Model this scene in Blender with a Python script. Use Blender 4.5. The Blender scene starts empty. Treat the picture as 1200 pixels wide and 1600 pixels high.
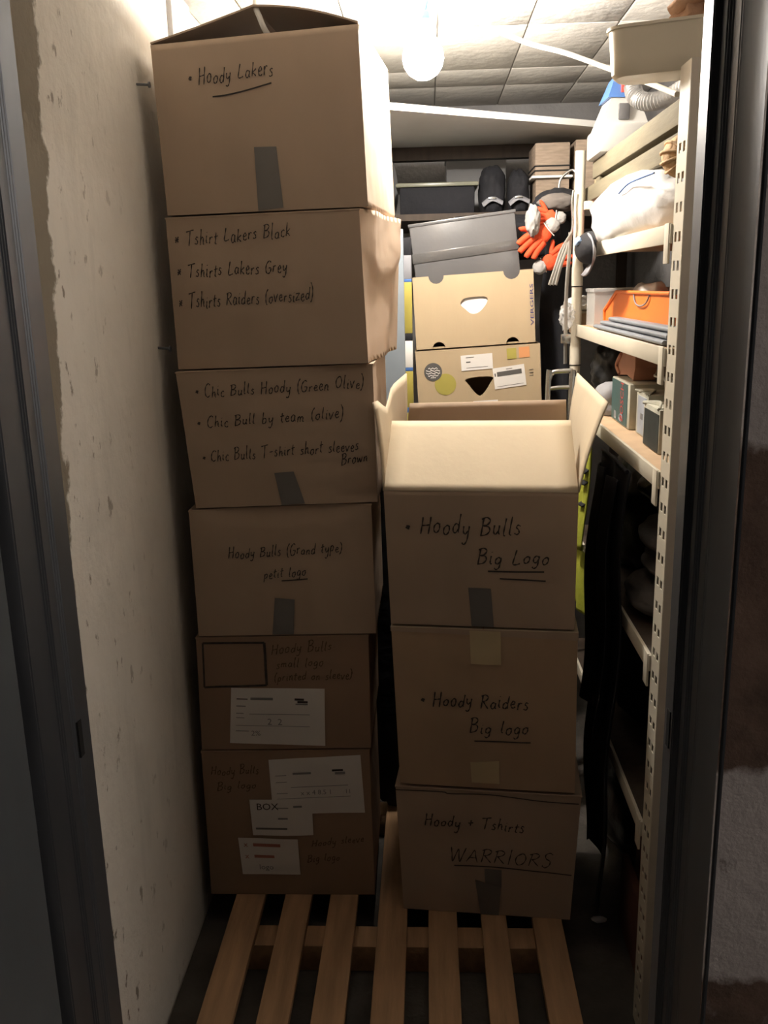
import bpy, bmesh, math, random
from mathutils import Vector, Matrix, noise

# ------------------------------------------------------------------ camera
sc = bpy.context.scene
EYE = 1.78
cd = bpy.data.cameras.new('camera'); cam = bpy.data.objects.new('camera', cd)
sc.collection.objects.link(cam); sc.camera = cam
cd.sensor_fit = 'VERTICAL'; cd.sensor_height = 36.0; cd.lens = 1421 / 1600 * 36
cd.clip_start = 0.02
cam.location = (0, 0, EYE)
cam.rotation_euler = (1.32706, 0.02327, 0.04641)
# ------------------------------------------------------------------ world, light, exposure
w = bpy.data.worlds.new('world'); sc.world = w; w.use_nodes = True
w.node_tree.nodes['Background'].inputs[0].default_value = (1.0, 0.95, 0.9, 1)
w.node_tree.nodes['Background'].inputs[1].default_value = 0.004
BULB = (1.0, 0.93, 0.83); BULB_STRENGTH = 540.0
FILL_TUBE_STRENGTH = 150.0
vs = sc.view_settings
vs.view_transform = 'Standard'; vs.look = 'None'; vs.gamma = 1.0; vs.use_curve_mapping = False
vs.exposure = 0.0

# ------------------------------------------------------------------ helpers
COL = sc.collection
def finish(o, parent=None):
    COL.objects.link(o)
    if parent is not None: o.parent = parent
    return o
def world_loc(p):
    v = Vector((0, 0, 0))
    while p is not None: v = v + p.location; p = p.parent
    return v
def mk(name, verts, faces, mat, parent=None, smooth=None, local=False):
    """a mesh object; world coordinates unless local"""
    me = bpy.data.meshes.new(name)
    off = Vector((0, 0, 0)) if (parent is None or local) else world_loc(parent)
    me.from_pydata([tuple(Vector(v) - off) for v in verts], [], [tuple(f) for f in faces])
    bm = bmesh.new(); bm.from_mesh(me)
    bmesh.ops.recalc_face_normals(bm, faces=bm.faces)
    bm.to_mesh(me); bm.free()
    if smooth is not None:
        me.shade_smooth(); me.set_sharp_from_angle(angle=math.radians(smooth))
    me.materials.append(mat)
    return finish(bpy.data.objects.new(name, me), parent)
def mkbm(name, bm, mat, parent=None, smooth=None, local=False):
    bm.normal_update()
    v = [tuple(x.co) for x in bm.verts]; bm.verts.index_update()
    f = [[q.index for q in x.verts] for x in bm.faces]
    bm.free()
    return mk(name, v, f, mat, parent, smooth, local)
def tag(o, label, cat, group=None, kind=None):
    if label: o['label'] = label
    if cat: o['category'] = cat
    if group: o['group'] = group
    if kind: o['kind'] = kind
    return o
def thing(name, loc, label, cat, group=None, rot=(0, 0, 0)):
    e = bpy.data.objects.new(name, None); e.empty_display_size = 0.05
    e.location = loc; e.rotation_euler = rot
    COL.objects.link(e); return tag(e, label, cat, group)
def struct(o): o['kind'] = 'structure'; return o
def boxbm(bm, c, s, rot=None, bev=0.0, seg=2):
    m = Matrix.Translation(c)
    if rot is not None: m = m @ (rot if isinstance(rot, Matrix) else Matrix.Rotation(rot, 4, 'Z'))
    m = m @ Matrix.Diagonal((s[0], s[1], s[2], 1))
    r = bmesh.ops.create_cube(bm, size=1.0, matrix=m)
    if bev > 0:
        vs_ = set(r['verts']); es = [e for e in bm.edges if e.verts[0] in vs_ and e.verts[1] in vs_]
        bmesh.ops.bevel(bm, geom=es, offset=bev, segments=seg, affect='EDGES', profile=0.5)
def box(name, x0, x1, y0, y1, z0, z1, mat, parent=None, bev=0.0, rot=None, local=False):
    bm = bmesh.new()
    boxbm(bm, ((x0+x1)/2, (y0+y1)/2, (z0+z1)/2), (x1-x0, y1-y0, z1-z0), rot, bev)
    return mkbm(name, bm, mat, parent, 40 if bev else None, local)
def catmull(pts, n=6, closed=False):
    if len(pts) < 3: return [Vector(p) for p in pts]
    P = [Vector(p) for p in pts]
    out = []
    N = len(P)
    for i in range(N if closed else N-1):
        if closed: a, b, c, d = P[(i-1) % N], P[i], P[(i+1) % N], P[(i+2) % N]
        else: a, b, c, d = P[max(i-1, 0)], P[i], P[i+1], P[min(i+2, N-1)]
        for k in range(n):
            t = k / n
            out.append(0.5*((2*b) + (c-a)*t + (2*a-5*b+4*c-d)*t*t + (3*b-a-3*c+d)*t**3))
    if not closed: out.append(P[-1])
    return out
def tubevf(pts, r, seg=10, closed=False, smooth=5, flat=1.0):
    P = catmull(pts, smooth, closed) if smooth else [Vector(p) for p in pts]
    n = len(P); V = []; F = []
    ref = None
    for i, p in enumerate(P):
        if closed: t = P[(i+1) % n] - P[i-1]
        else: t = P[min(i+1, n-1)] - P[max(i-1, 0)]
        t.normalize()
        if ref is None: ref = t.orthogonal().normalized()
        ref = (ref - t*ref.dot(t)).normalized(); b = t.cross(ref)
        rr = r(i/max(n-1, 1)) if callable(r) else r
        for k in range(seg):
            a = 2*math.pi*k/seg
            V.append(p + ref*math.cos(a)*rr + b*math.sin(a)*rr*flat)
    for i in range(n if closed else n-1):
        j = (i+1) % n
        for k in range(seg):
            F.append((i*seg+k, i*seg+(k+1) % seg, j*seg+(k+1) % seg, j*seg+k))
    if not closed:
        F.append(tuple(range(seg))); F.append(tuple((n-1)*seg+k for k in range(seg)))
    return V, F
def tube(name, pts, r, mat, parent=None, **k):
    loc = k.pop('local', False)
    V, F = tubevf(pts, r, **k); return mk(name, V, F, mat, parent, 50, loc)
def lathe(name, prof, c, mat, parent=None, seg=28, local=False):
    V = []; F = []
    for (r, z) in prof:
        for k in range(seg):
            a = 2*math.pi*k/seg; V.append((c[0]+r*math.cos(a), c[1]+r*math.sin(a), c[2]+z))
    for i in range(len(prof)-1):
        for k in range(seg):
            F.append((i*seg+k, i*seg+(k+1) % seg, (i+1)*seg+(k+1) % seg, (i+1)*seg+k))
    if prof[0][0] > 1e-6: F.append(tuple(range(seg)))
    if prof[-1][0] > 1e-6: F.append(tuple((len(prof)-1)*seg+k for k in range(seg)))
    return mk(name, V, F, mat, parent, 35, local)
def blob(name, c, r, mat, parent=None, seed=1, amp=0.12, freq=2.0, floor=None, sub=4, power=2.0, rot=0.0, crease=0.0, local=False):
    """soft bag or cloth heap: superellipsoid with folds, resting flat on its floor height"""
    bm = bmesh.new(); bmesh.ops.create_icosphere(bm, subdivisions=sub, radius=1.0)
    s = Vector((seed*3.7, seed*1.3, seed*7.1)); M = Matrix.Rotation(rot, 3, 'Z')
    for v in bm.verts:
        d = v.co.normalized()
        k = (abs(d.x)**power+abs(d.y)**power+abs(d.z)**power)**(-1/power)
        n = noise.fractal(d*freq+s, 0.8, 2.0, 4)
        if crease: n -= crease*abs(noise.noise(d*freq*2.3+s*2))*2
        q = d*k*(1+amp*n)
        v.co = M @ Vector((q.x*r[0], q.y*r[1], q.z*r[2])) + Vector(c)
        if floor is not None and v.co.z < floor: v.co.z = floor + (v.co.z-floor)*0.02
    return mkbm(name, bm, mat, parent, 60, local)
def flat2d(name, outer, holes, thick, M, mat, parent=None, local=True):
    """flat panel with cut-outs, outline in its own plane (x right, y up), thickness behind it; M places it"""
    cu = bpy.data.curves.new('tmp', 'CURVE'); cu.dimensions = '2D'; cu.fill_mode = 'BOTH'
    cu.extrude = thick/2
    for ring in [outer]+holes:
        sp = cu.splines.new('POLY'); sp.points.add(len(ring)-1); sp.use_cyclic_u = True
        for p, q in zip(sp.points, ring): p.co = (q[0], q[1], 0, 1)
    o = bpy.data.objects.new('tmp', cu); COL.objects.link(o)
    dg = bpy.context.evaluated_depsgraph_get()
    me = bpy.data.meshes.new_from_object(o.evaluated_get(dg))
    bpy.data.objects.remove(o); bpy.data.curves.remove(cu)
    V = [M @ (v.co) for v in me.vertices]; F = [tuple(p.vertices) for p in me.polygons]
    bpy.data.meshes.remove(me)
    return mk(name, V, F, mat, parent, None, local)
XZ = Matrix(((1, 0, 0, 0), (0, 0, -1, 0), (0, 1, 0, 0), (0, 0, 0, 1)))     # plane x,y -> X,Z (facing -Y)
def text_vf(s, size, align='CENTER'):
    cu = bpy.data.curves.new('tmp', 'FONT'); cu.body = s; cu.size = size; cu.align_x = align; cu.align_y = 'CENTER'
    cu.resolution_u = 2
    o = bpy.data.objects.new('tmp', cu); COL.objects.link(o)
    dg = bpy.context.evaluated_depsgraph_get()
    me = bpy.data.meshes.new_from_object(o.evaluated_get(dg))
    bpy.data.objects.remove(o); bpy.data.curves.remove(cu)
    V = [tuple(v.co) for v in me.vertices]; F = [tuple(p.vertices) for p in me.polygons]
    bpy.data.meshes.remove(me); return V, F

# ------------------------------------------------------------------ materials
def mat(name, col, rough=0.8, metal=0.0, var=0.12, scale=6.0, bump=0.0, bscale=60.0, spec=0.4, stretch=(1, 1, 1), alpha=None, trans=0.0, dark=None, dthr=0.62, dscale=9.0):
    m = bpy.data.materials.new(name); m.use_nodes = True
    nt = m.node_tree; N = nt.nodes; Lk = nt.links; b = N['Principled BSDF']
    tc = N.new('ShaderNodeTexCoord'); mp = N.new('ShaderNodeMapping'); mp.inputs['Scale'].default_value = stretch
    Lk.new(tc.outputs['Object'], mp.inputs[0])
    nz = N.new('ShaderNodeTexNoise'); nz.inputs['Scale'].default_value = scale; nz.inputs['Detail'].default_value = 6
    Lk.new(mp.outputs[0], nz.inputs[0])
    cr = N.new('ShaderNodeValToRGB')
    cr.color_ramp.elements[0].position = 0.3; cr.color_ramp.elements[1].position = 0.7
    cr.color_ramp.elements[0].color = (*[c*(1-var) for c in col], 1)
    cr.color_ramp.elements[1].color = (*[min(1, c*(1+var)) for c in col], 1)
    Lk.new(nz.outputs[0], cr.inputs[0])
    out = cr.outputs[0]
    if dark is not None:
        n2 = N.new('ShaderNodeTexNoise'); n2.inputs['Scale'].default_value = dscale; n2.inputs['Detail'].default_value = 8
        n2.inputs['Roughness'].default_value = 0.65
        Lk.new(mp.outputs[0], n2.inputs[0])
        r2 = N.new('ShaderNodeValToRGB'); r2.color_ramp.elements[0].position = dthr; r2.color_ramp.elements[1].position = dthr+0.05
        Lk.new(n2.outputs[0], r2.inputs[0])
        mx = N.new('ShaderNodeMix'); mx.data_type = 'RGBA'
        Lk.new(r2.outputs[0], mx.inputs[0]); Lk.new(out, mx.inputs[6]); mx.inputs[7].default_value = (*dark, 1)
        out = mx.outputs[2]
    Lk.new(out, b.inputs['Base Color'])
    b.inputs['Roughness'].default_value = rough; b.inputs['Metallic'].default_value = metal
    b.inputs['Specular IOR Level'].default_value = spec
    if trans: b.inputs['Transmission Weight'].default_value = trans
    if alpha is not None: b.inputs['Alpha'].default_value = alpha
    if bump:
        nb = N.new('ShaderNodeTexNoise'); nb.inputs['Scale'].default_value = bscale; nb.inputs['Detail'].default_value = 5
        Lk.new(mp.outputs[0], nb.inputs[0])
        bp = N.new('ShaderNodeBump'); bp.inputs['Strength'].default_value = bump; bp.inputs['Distance'].default_value = 0.02
        Lk.new(nb.outputs[0], bp.inputs['Height']); Lk.new(bp.outputs[0], b.inputs['Normal'])
    return m
def emit(name, col, s):
    m = bpy.data.materials.new(name); m.use_nodes = True; b = m.node_tree.nodes['Principled BSDF']
    b.inputs['Base Color'].default_value = (1, 1, 1, 1)
    b.inputs['Emission Color'].default_value = (*col, 1); b.inputs['Emission Strength'].default_value = s
    return m
KR = dict(rough=0.85, var=0.06, scale=5, bump=0.05, bscale=30, spec=0.2, stretch=(1, 1, 0.35))
M = {
 'kraft': mat('kraft_cardboard', (0.44, 0.335, 0.25), **KR),
 'kraft_lit': mat('kraft_cardboard_lit', (0.58, 0.49, 0.36), **KR),  # paler copy of the kraft for lit flaps; bulb light put into the colour
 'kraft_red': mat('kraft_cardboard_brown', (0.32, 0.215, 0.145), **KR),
 'kraft_tan': mat('kraft_cardboard_tan', (0.46, 0.33, 0.22), **KR),
 'crate': mat('crate_cardboard', (0.44, 0.34, 0.22), **KR),
 'tape_grey': mat('grey_tape', (0.17, 0.16, 0.15), 0.45, var=0.1, spec=0.5),
 'tape_tan': mat('tan_tape', (0.60, 0.49, 0.30), 0.5, var=0.08, spec=0.4),
 'ink': mat('marker_ink', (0.06, 0.05, 0.045), 0.7, var=0.3, scale=60, spec=0.2),
 'ink_faint': mat('faint_marker_ink', (0.13, 0.085, 0.05), 0.8, var=0.3, scale=60, spec=0.2),
 'ink_red': mat('red_print', (0.42, 0.16, 0.12), 0.8, var=0.2),
 'ink_grey': mat('grey_print', (0.22, 0.22, 0.22), 0.8, var=0.2),
 'ink_blue': mat('blue_print', (0.05, 0.05, 0.16), 0.8, var=0.1),
 'paper': mat('paper', (0.72, 0.69, 0.66), 0.8, var=0.04, spec=0.3),
 'plaster': None, 'outer': None,
 'ceil': mat('ceiling_concrete', (0.66, 0.63, 0.58), 0.9, var=0.12, scale=5, bump=0.25, bscale=25),
 'ceil_gap': mat('ceiling_joint_mortar', (0.34, 0.32, 0.29), 0.95),
 'concrete': mat('back_wall_concrete', (0.30, 0.29, 0.29), 0.9, var=0.2, scale=4, bump=0.2),
 'dark_wood': mat('stained_and_shaded_wood', (0.05, 0.035, 0.025), 0.7, var=0.2, scale=7, stretch=(6, 6, 0.5)),  # stained wood, and shade painted onto the lower shelf boards
 'floor': mat('floor_concrete', (0.085, 0.075, 0.065), 0.9, var=0.3, scale=8, bump=0.2),
 'steel': mat('galvanised_steel', (0.17, 0.18, 0.20), 0.48, metal=0.8, var=0.18, scale=8, stretch=(1, 1, 0.15), bump=0.03, bscale=20),
 'steel_door': mat('grey_painted_door', (0.13, 0.145, 0.16), 0.5, metal=0.3, var=0.2, scale=4, stretch=(1, 1, 0.2)),
 'black': mat('black_hole', (0.01, 0.01, 0.01), 0.9, var=0.0),
 'wood': mat('pallet_wood', (0.40, 0.24, 0.13), 0.8, var=0.2, scale=7, stretch=(6, 0.6, 6), bump=0.1, bscale=30),
 'timber': mat('old_timber', (0.15, 0.13, 0.085), 0.85, var=0.18, scale=8, stretch=(5, 0.5, 5), bump=0.1),
 'board': mat('shelf_board', (0.50, 0.35, 0.22), 0.8, var=0.1, scale=20),
 'cream': mat('cream_paint', (0.66, 0.61, 0.50), 0.55, var=0.06, spec=0.4),
 'cream_plastic': mat('cream_plastic', (0.68, 0.62, 0.48), 0.45, var=0.03),
 'white': mat('white_plastic', (0.78, 0.77, 0.74), 0.5, var=0.04),
 'dull_white': mat('dull_white_cloth', (0.30, 0.29, 0.28), 0.9, var=0.15, bump=0.3, bscale=16),
 'offwhite': mat('offwhite_plastic', (0.42, 0.41, 0.39), 0.5, var=0.05),
 'whitebag': mat('white_plastic_bag', (0.80, 0.80, 0.80), 0.4, var=0.06, bump=0.3, bscale=9),
 'blue': mat('blue_plastic', (0.06, 0.14, 0.36), 0.5, var=0.1),
 'lblue': mat('pale_blue_plastic', (0.35, 0.5, 0.75), 0.5, var=0.1),
 'socket': mat('blue_lamp_socket', (0.12, 0.25, 0.62), 0.4, var=0.05),
 'red': mat('red_plastic', (0.6, 0.06, 0.05), 0.5, var=0.1),
 'orange': mat('orange_plastic', (0.85, 0.20, 0.03), 0.5, var=0.08),
 'orange_cloth': mat('orange_cloth', (0.62, 0.07, 0.02), 0.8, var=0.1, bump=0.2),
 'grey_lt': mat('light_grey_plastic', (0.10, 0.098, 0.10), 0.22, var=0.06, scale=4, bump=0.12, bscale=7, spec=0.6),
 'grey_film': mat('grey_tape_film', (0.085, 0.082, 0.08), 0.18, var=0.08, bump=0.2, bscale=12, spec=0.7),
 'grey_mid': mat('mid_grey', (0.22, 0.22, 0.24), 0.6, var=0.15),
 'grey_sheet': mat('grey_corrugated_plastic', (0.22, 0.24, 0.27), 0.5, var=0.08),
 'grey_foam': mat('grey_foam', (0.40, 0.40, 0.41), 0.8, var=0.12, scale=3),
 'silver': mat('silver_hose', (0.5, 0.5, 0.5), 0.35, metal=0.6),
 'chrome': mat('chrome', (0.5, 0.5, 0.48), 0.25, metal=0.9, var=0.05),
 'olive': mat('olive_lid', (0.16, 0.16, 0.12), 0.3, var=0.15, bump=0.1, bscale=12),
 'blk_cloth': mat('black_cloth', (0.009, 0.009, 0.012), 0.85, var=0.25, bump=0.3, bscale=14),
 'blk_bag': mat('black_bin_bag', (0.018, 0.019, 0.021), 0.35, var=0.2, bump=0.4, bscale=10),
 'grey_cloth': mat('grey_cloth', (0.30, 0.30, 0.32), 0.85, var=0.2, bump=0.3, bscale=14),
 'sack': mat('grey_sack', (0.115, 0.10, 0.09), 0.9, var=0.2, bump=0.3, bscale=16),
 'tan_cloth': mat('tan_cloth', (0.45, 0.27, 0.17), 0.9, var=0.25, scale=14, bump=0.4, bscale=22),
 'straw': mat('straw', (0.55, 0.37, 0.20), 0.8, var=0.3, scale=25, bump=0.3),
 'terracotta': mat('salmon_plastic', (0.55, 0.27, 0.18), 0.6, var=0.08),
 'green': mat('dark_green_print', (0.05, 0.105, 0.105), 0.6, var=0.1),
 'worn': mat('worn_pale_card', (0.47, 0.46, 0.38), 0.85, var=0.2, scale=14),
 'worn_blue': mat('faded_blue_card', (0.36, 0.39, 0.44), 0.85, var=0.15, scale=14),
 'dark_print': mat('dark_print', (0.022, 0.028, 0.026), 0.7, var=0.3, scale=20),
 'yellow': mat('yellow_print', (0.36, 0.30, 0.06), 0.6, var=0.08),
 'hiviz': mat('hi_vis_fabric', (0.42, 0.45, 0.05), 0.7, var=0.1, bump=0.15),
 'bluegrey': mat('blue_grey_panel', (0.19, 0.22, 0.25), 0.5, var=0.06),
 'clear': mat('clear_plastic', (0.75, 0.74, 0.72), 0.2, var=0.03, alpha=0.45),
 'strap': mat('grey_webbing', (0.38, 0.37, 0.34), 0.4, var=0.15),
 'cable': mat('white_cable', (0.75, 0.72, 0.66), 0.5, var=0.03),
 'redbrown': mat('red_brown_clay', (0.17, 0.075, 0.05), 0.9, var=0.25),
 'paper_brown': mat('brown_paper_bundle', (0.26, 0.20, 0.15), 0.85, var=0.2, scale=20, stretch=(1, 1, 6)),
 'olive_ink': mat('olive_print', (0.36, 0.31, 0.07), 0.8, var=0.05),
 'orange_ink': mat('faded_orange_print', (0.62, 0.28, 0.12), 0.8, var=0.05),
 'char_ink': mat('charcoal_print', (0.09, 0.085, 0.08), 0.8, var=0.05),
 'bulb': emit('lit_bulb', BULB, BULB_STRENGTH),
 'fill_tube': emit('lit_fill_tube', (1.0, 0.9, 0.8), FILL_TUBE_STRENGTH),
}
def plaster(name, base, mortar, spots, outer=False):
    m = bpy.data.materials.new(name); m.use_nodes = True; nt = m.node_tree; N = nt.nodes; L = nt.links
    b = N['Principled BSDF']; b.inputs['Roughness'].default_value = 0.92; b.inputs['Specular IOR Level'].default_value = 0.2
    geo = N.new('ShaderNodeNewGeometry')
    def nz(scale, det=6, ro=0.55, st=(1, 1, 1)):
        mp = N.new('ShaderNodeMapping'); mp.inputs['Scale'].default_value = st; L.new(geo.outputs['Position'], mp.inputs[0])
        n = N.new('ShaderNodeTexNoise'); n.inputs['Scale'].default_value = scale; n.inputs['Detail'].default_value = det
        n.inputs['Roughness'].default_value = ro; L.new(mp.outputs[0], n.inputs[0]); return n.outputs[0]
    def ramp(x, a, c):
        r = N.new('ShaderNodeMapRange'); r.inputs[1].default_value = a; r.inputs[2].default_value = c; L.new(x, r.inputs[0]); return r.outputs[0]
    def mix(f, A, B):
        x = N.new('ShaderNodeMix'); x.data_type = 'RGBA'; L.new(f, x.inputs[0])
        for i, q in ((6, A), (7, B)):
            if isinstance(q, tuple): x.inputs[i].default_value = (*q, 1)
            else: L.new(q, x.inputs[i])
        return x.outputs[2]
    def math_(op, a, c):
        x = N.new('ShaderNodeMath'); x.operation = op
        for i, q in ((0, a), (1, c)):
            if isinstance(q, (int, float)): x.inputs[i].default_value = q
            else: L.new(q, x.inputs[i])
        return x.outputs[0]
    sep = N.new('ShaderNodeSeparateXYZ'); L.new(geo.outputs['Position'], sep.inputs[0])
    c = mix(ramp(nz(3), 0.3, 0.7), base, tuple(v*0.86 for v in base))
    sp = ramp(nz(24, 8, 0.62, (1, 1, 0.6)), 0.615, 0.66)
    if not outer:
        # dirt flecks, gathered towards the door end of the wall
        dens = ramp(sep.outputs[1], 2.15, 1.55)
        sp = math_('MULTIPLY', sp, dens)
        c = mix(math_('MULTIPLY', ramp(nz(9, 6, 0.6, (1, 1, 0.25)), 0.56, 0.72), 0.35), c, tuple(v*0.6 for v in base))
        c = mix(sp, c, spots)
        # bare mortar strip where the frame meets the wall, tapering out lower down
        edge = math_('ADD', sep.outputs[1], math_('MULTIPLY', math_('SUBTRACT', nz(14, 8, 0.6), 0.5), 0.10))
        edge = math_('ADD', edge, math_('MULTIPLY', math_('SUBTRACT', 2.2, sep.outputs[2]), 0.10))
        c = mix(ramp(edge, 1.70, 1.69), c, mortar)
    else:
        zb = math_('ADD', sep.outputs[2], math_('MULTIPLY', math_('SUBTRACT', nz(7, 8, 0.6), 0.5), 0.14))
        big = math_('ADD', math_('MULTIPLY', ramp(zb, 1.575, 1.56), ramp(zb, 1.125, 1.14)), ramp(zb, 0.80, 0.785))
        c = mix(big, c, mix(ramp(nz(9), 0.35, 0.65), mortar, tuple(v*0.5 for v in mortar)))
        c = mix(math_('MULTIPLY', sp, 0.6), c, spots)
    L.new(c, b.inputs['Base Color'])
    bp = N.new('ShaderNodeBump'); bp.inputs['Strength'].default_value = 0.35; bp.inputs['Distance'].default_value = 0.02
    L.new(nz(18, 8, 0.6), bp.inputs['Height']); L.new(bp.outputs[0], b.inputs['Normal'])
    return m
M['plaster'] = plaster('white_plaster', (0.80, 0.76, 0.69), (0.24, 0.21, 0.165), (0.17, 0.13, 0.09))
M['outer'] = plaster('corridor_plaster', (0.40, 0.36, 0.35), (0.13, 0.085, 0.065), (0.16, 0.13, 0.12), True)

# ------------------------------------------------------------------ room shell
struct(box('floor', -1.6, 3.2, -1.2, 4.5, -0.08, 0.0, M['floor']))
struct(box('wall_left', -0.80, -0.67, 1.30, 4.5, 0.0, 2.62, M['plaster']))
struct(box('wall_right', 0.94, 1.06, 1.30, 4.5, 0.0, 2.62, M['concrete']))
struct(box('wall_back', -0.67, 0.94, 4.40, 4.52, 0.0, 2.62, M['concrete']))
ceil = struct(box('ceiling', -1.6, 3.2, -1.2, 4.5, 2.560, 2.66, M['ceil_gap']))
random.seed(4)
rows = [1.31, 1.92, 2.52, 3.11, 3.69, 3.98, 4.40]; colsx = [-0.67, -0.52, -0.24, 0.04, 0.32, 0.60, 0.94]
for j in range(len(rows)-1):
    for i in range(len(colsx)-1):
        d = random.uniform(0, 0.004)
        box('panel', colsx[i]+0.002, colsx[i+1]-0.002, rows[j]+0.002, rows[j+1]-0.002, 2.548+d, 2.575, M['ceil'], ceil, 0.004)
box('panel', -1.6, 3.2, -1.2, 1.13, 2.55, 2.575, M['ceil'], ceil, 0.004)
# wall with the doorway
struct(box('wall_front_right', 0.386, 3.2, 1.13, 1.30, 0.0, 2.56, M['outer']))
struct(box('wall_front_left', -1.6, -0.60, 1.24, 1.30, 0.0, 2.56, M['outer']))
struct(box('wall_front_top', -0.60, 0.386, 1.15, 1.30, 2.19, 2.56, M['outer']))
# rough concrete strip on the left wall
struct(box('trim_1', -0.672, -0.655, 2.58, 2.78, 0.0, 2.55, M['concrete'], None, 0.004))
# galvanised frame: one folded profile for each jamb
def jamb(name, prof, z0, z1):
    V = [(x, y, z) for z in (z0, z1) for (x, y) in prof]; n = len(prof)
    F = [(i, (i+1) % n, n+(i+1) % n, n+i) for i in range(n)] + [tuple(range(n)), tuple(range(n, 2*n))]
    bm = bmesh.new(); vs_ = [bm.verts.new(v) for v in V]
    for f in F: bm.faces.new([vs_[i] for i in f])
    bmesh.ops.recalc_face_normals(bm, faces=bm.faces)
    es = [e for e in bm.edges if abs(e.verts[0].co.z-e.verts[1].co.z) > 1]
    bmesh.ops.bevel(bm, geom=es, offset=0.002, segments=2, affect='EDGES')
    return mkbm(name, bm, M['steel'], None, 30)
jl = struct(jamb('trim_2', [(-0.545, 1.302), (-0.551, 1.262), (-0.556, 1.258), (-0.560, 1.238), (-0.566, 1.236), (-0.577, 1.192), (-0.592, 1.186), (-0.602, 1.186), (-0.602, 1.302)], 0, 2.2))
jr = struct(jamb('trim_3', [(0.357, 1.302), (0.357, 1.258), (0.367, 1.256), (0.368, 1.236), (0.374, 1.232), (0.375, 1.206), (0.379, 1.200), (0.387, 1.128), (0.392, 1.126), (0.392, 1.302)], 0, 2.2))
struct(box('trim_4', -0.60, 0.39, 1.13, 1.302, 2.165, 2.20, M['steel'], None, 0.002))
box('strike_slot', -0.5556, -0.5484, 1.263, 1.277, 1.075, 1.135, M['black'], jl)
box('strike_slot', 0.3555, 0.3585, 1.268, 1.284, 1.09, 1.15, M['black'], jr)
# open steel door leaf, hinged on the left jamb
door = struct(mk('door_1', [(-0.587, 1.168, 0.01), (-0.627, 1.166, 0.01), (-0.70, 0.32, 0.01), (-0.66, 0.318, 0.01), (-0.587, 1.168, 2.16), (-0.627, 1.166, 2.16), (-0.70, 0.32, 2.16), (-0.66, 0.318, 2.16)],
     [(0, 1, 2, 3), (4, 5, 6, 7), (0, 1, 5, 4), (1, 2, 6, 5), (2, 3, 7, 6), (3, 0, 4, 7)], M['steel_door']))
for z in (0.25, 1.05, 1.9):
    tube('hinge', [(-0.600, 1.178, z-0.05), (-0.600, 1.178, z+0.05)], 0.008, M['steel'], door, smooth=0)
# added lamp, out of view: a tube to light the outer wall and left plaster
t = thing('added_tube_lamp', (2.3, -0.4, 2.46), 'fluorescent tube lamp on the corridor ceiling outside the doorway', 'lamp')
box('housing', 2.24, 2.36, -1.0, 0.2, 2.50, 2.55, M['white'], t, 0.006)
tube('tube', [(2.30, -0.96, 2.478), (2.30, 0.16, 2.478)], 0.020, M['fill_tube'], t, smooth=0, seg=16)

# ------------------------------------------------------------------ pallet of slats
pal = thing('slatted_pallet', (-0.1, 2.15, 0), 'low wooden pallet of pale slats under both box stacks', 'pallet')
SL = [(-0.566, -0.482), (-0.425, -0.348), (-0.296, -0.216), (-0.155, -0.075), (-0.017, 0.061), (0.127, 0.195), (0.265, 0.344)]
for (a, b_) in SL:
    box('slat', a, b_, 1.42, 2.80, 0.078, 0.10, M['wood'], pal, 0.003)
for y in (1.50, 2.10, 2.72):
    box('bearer', -0.56, 0.34, y-0.04, y+0.04, 0.0, 0.078, M['wood'], pal, 0.003)

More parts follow.
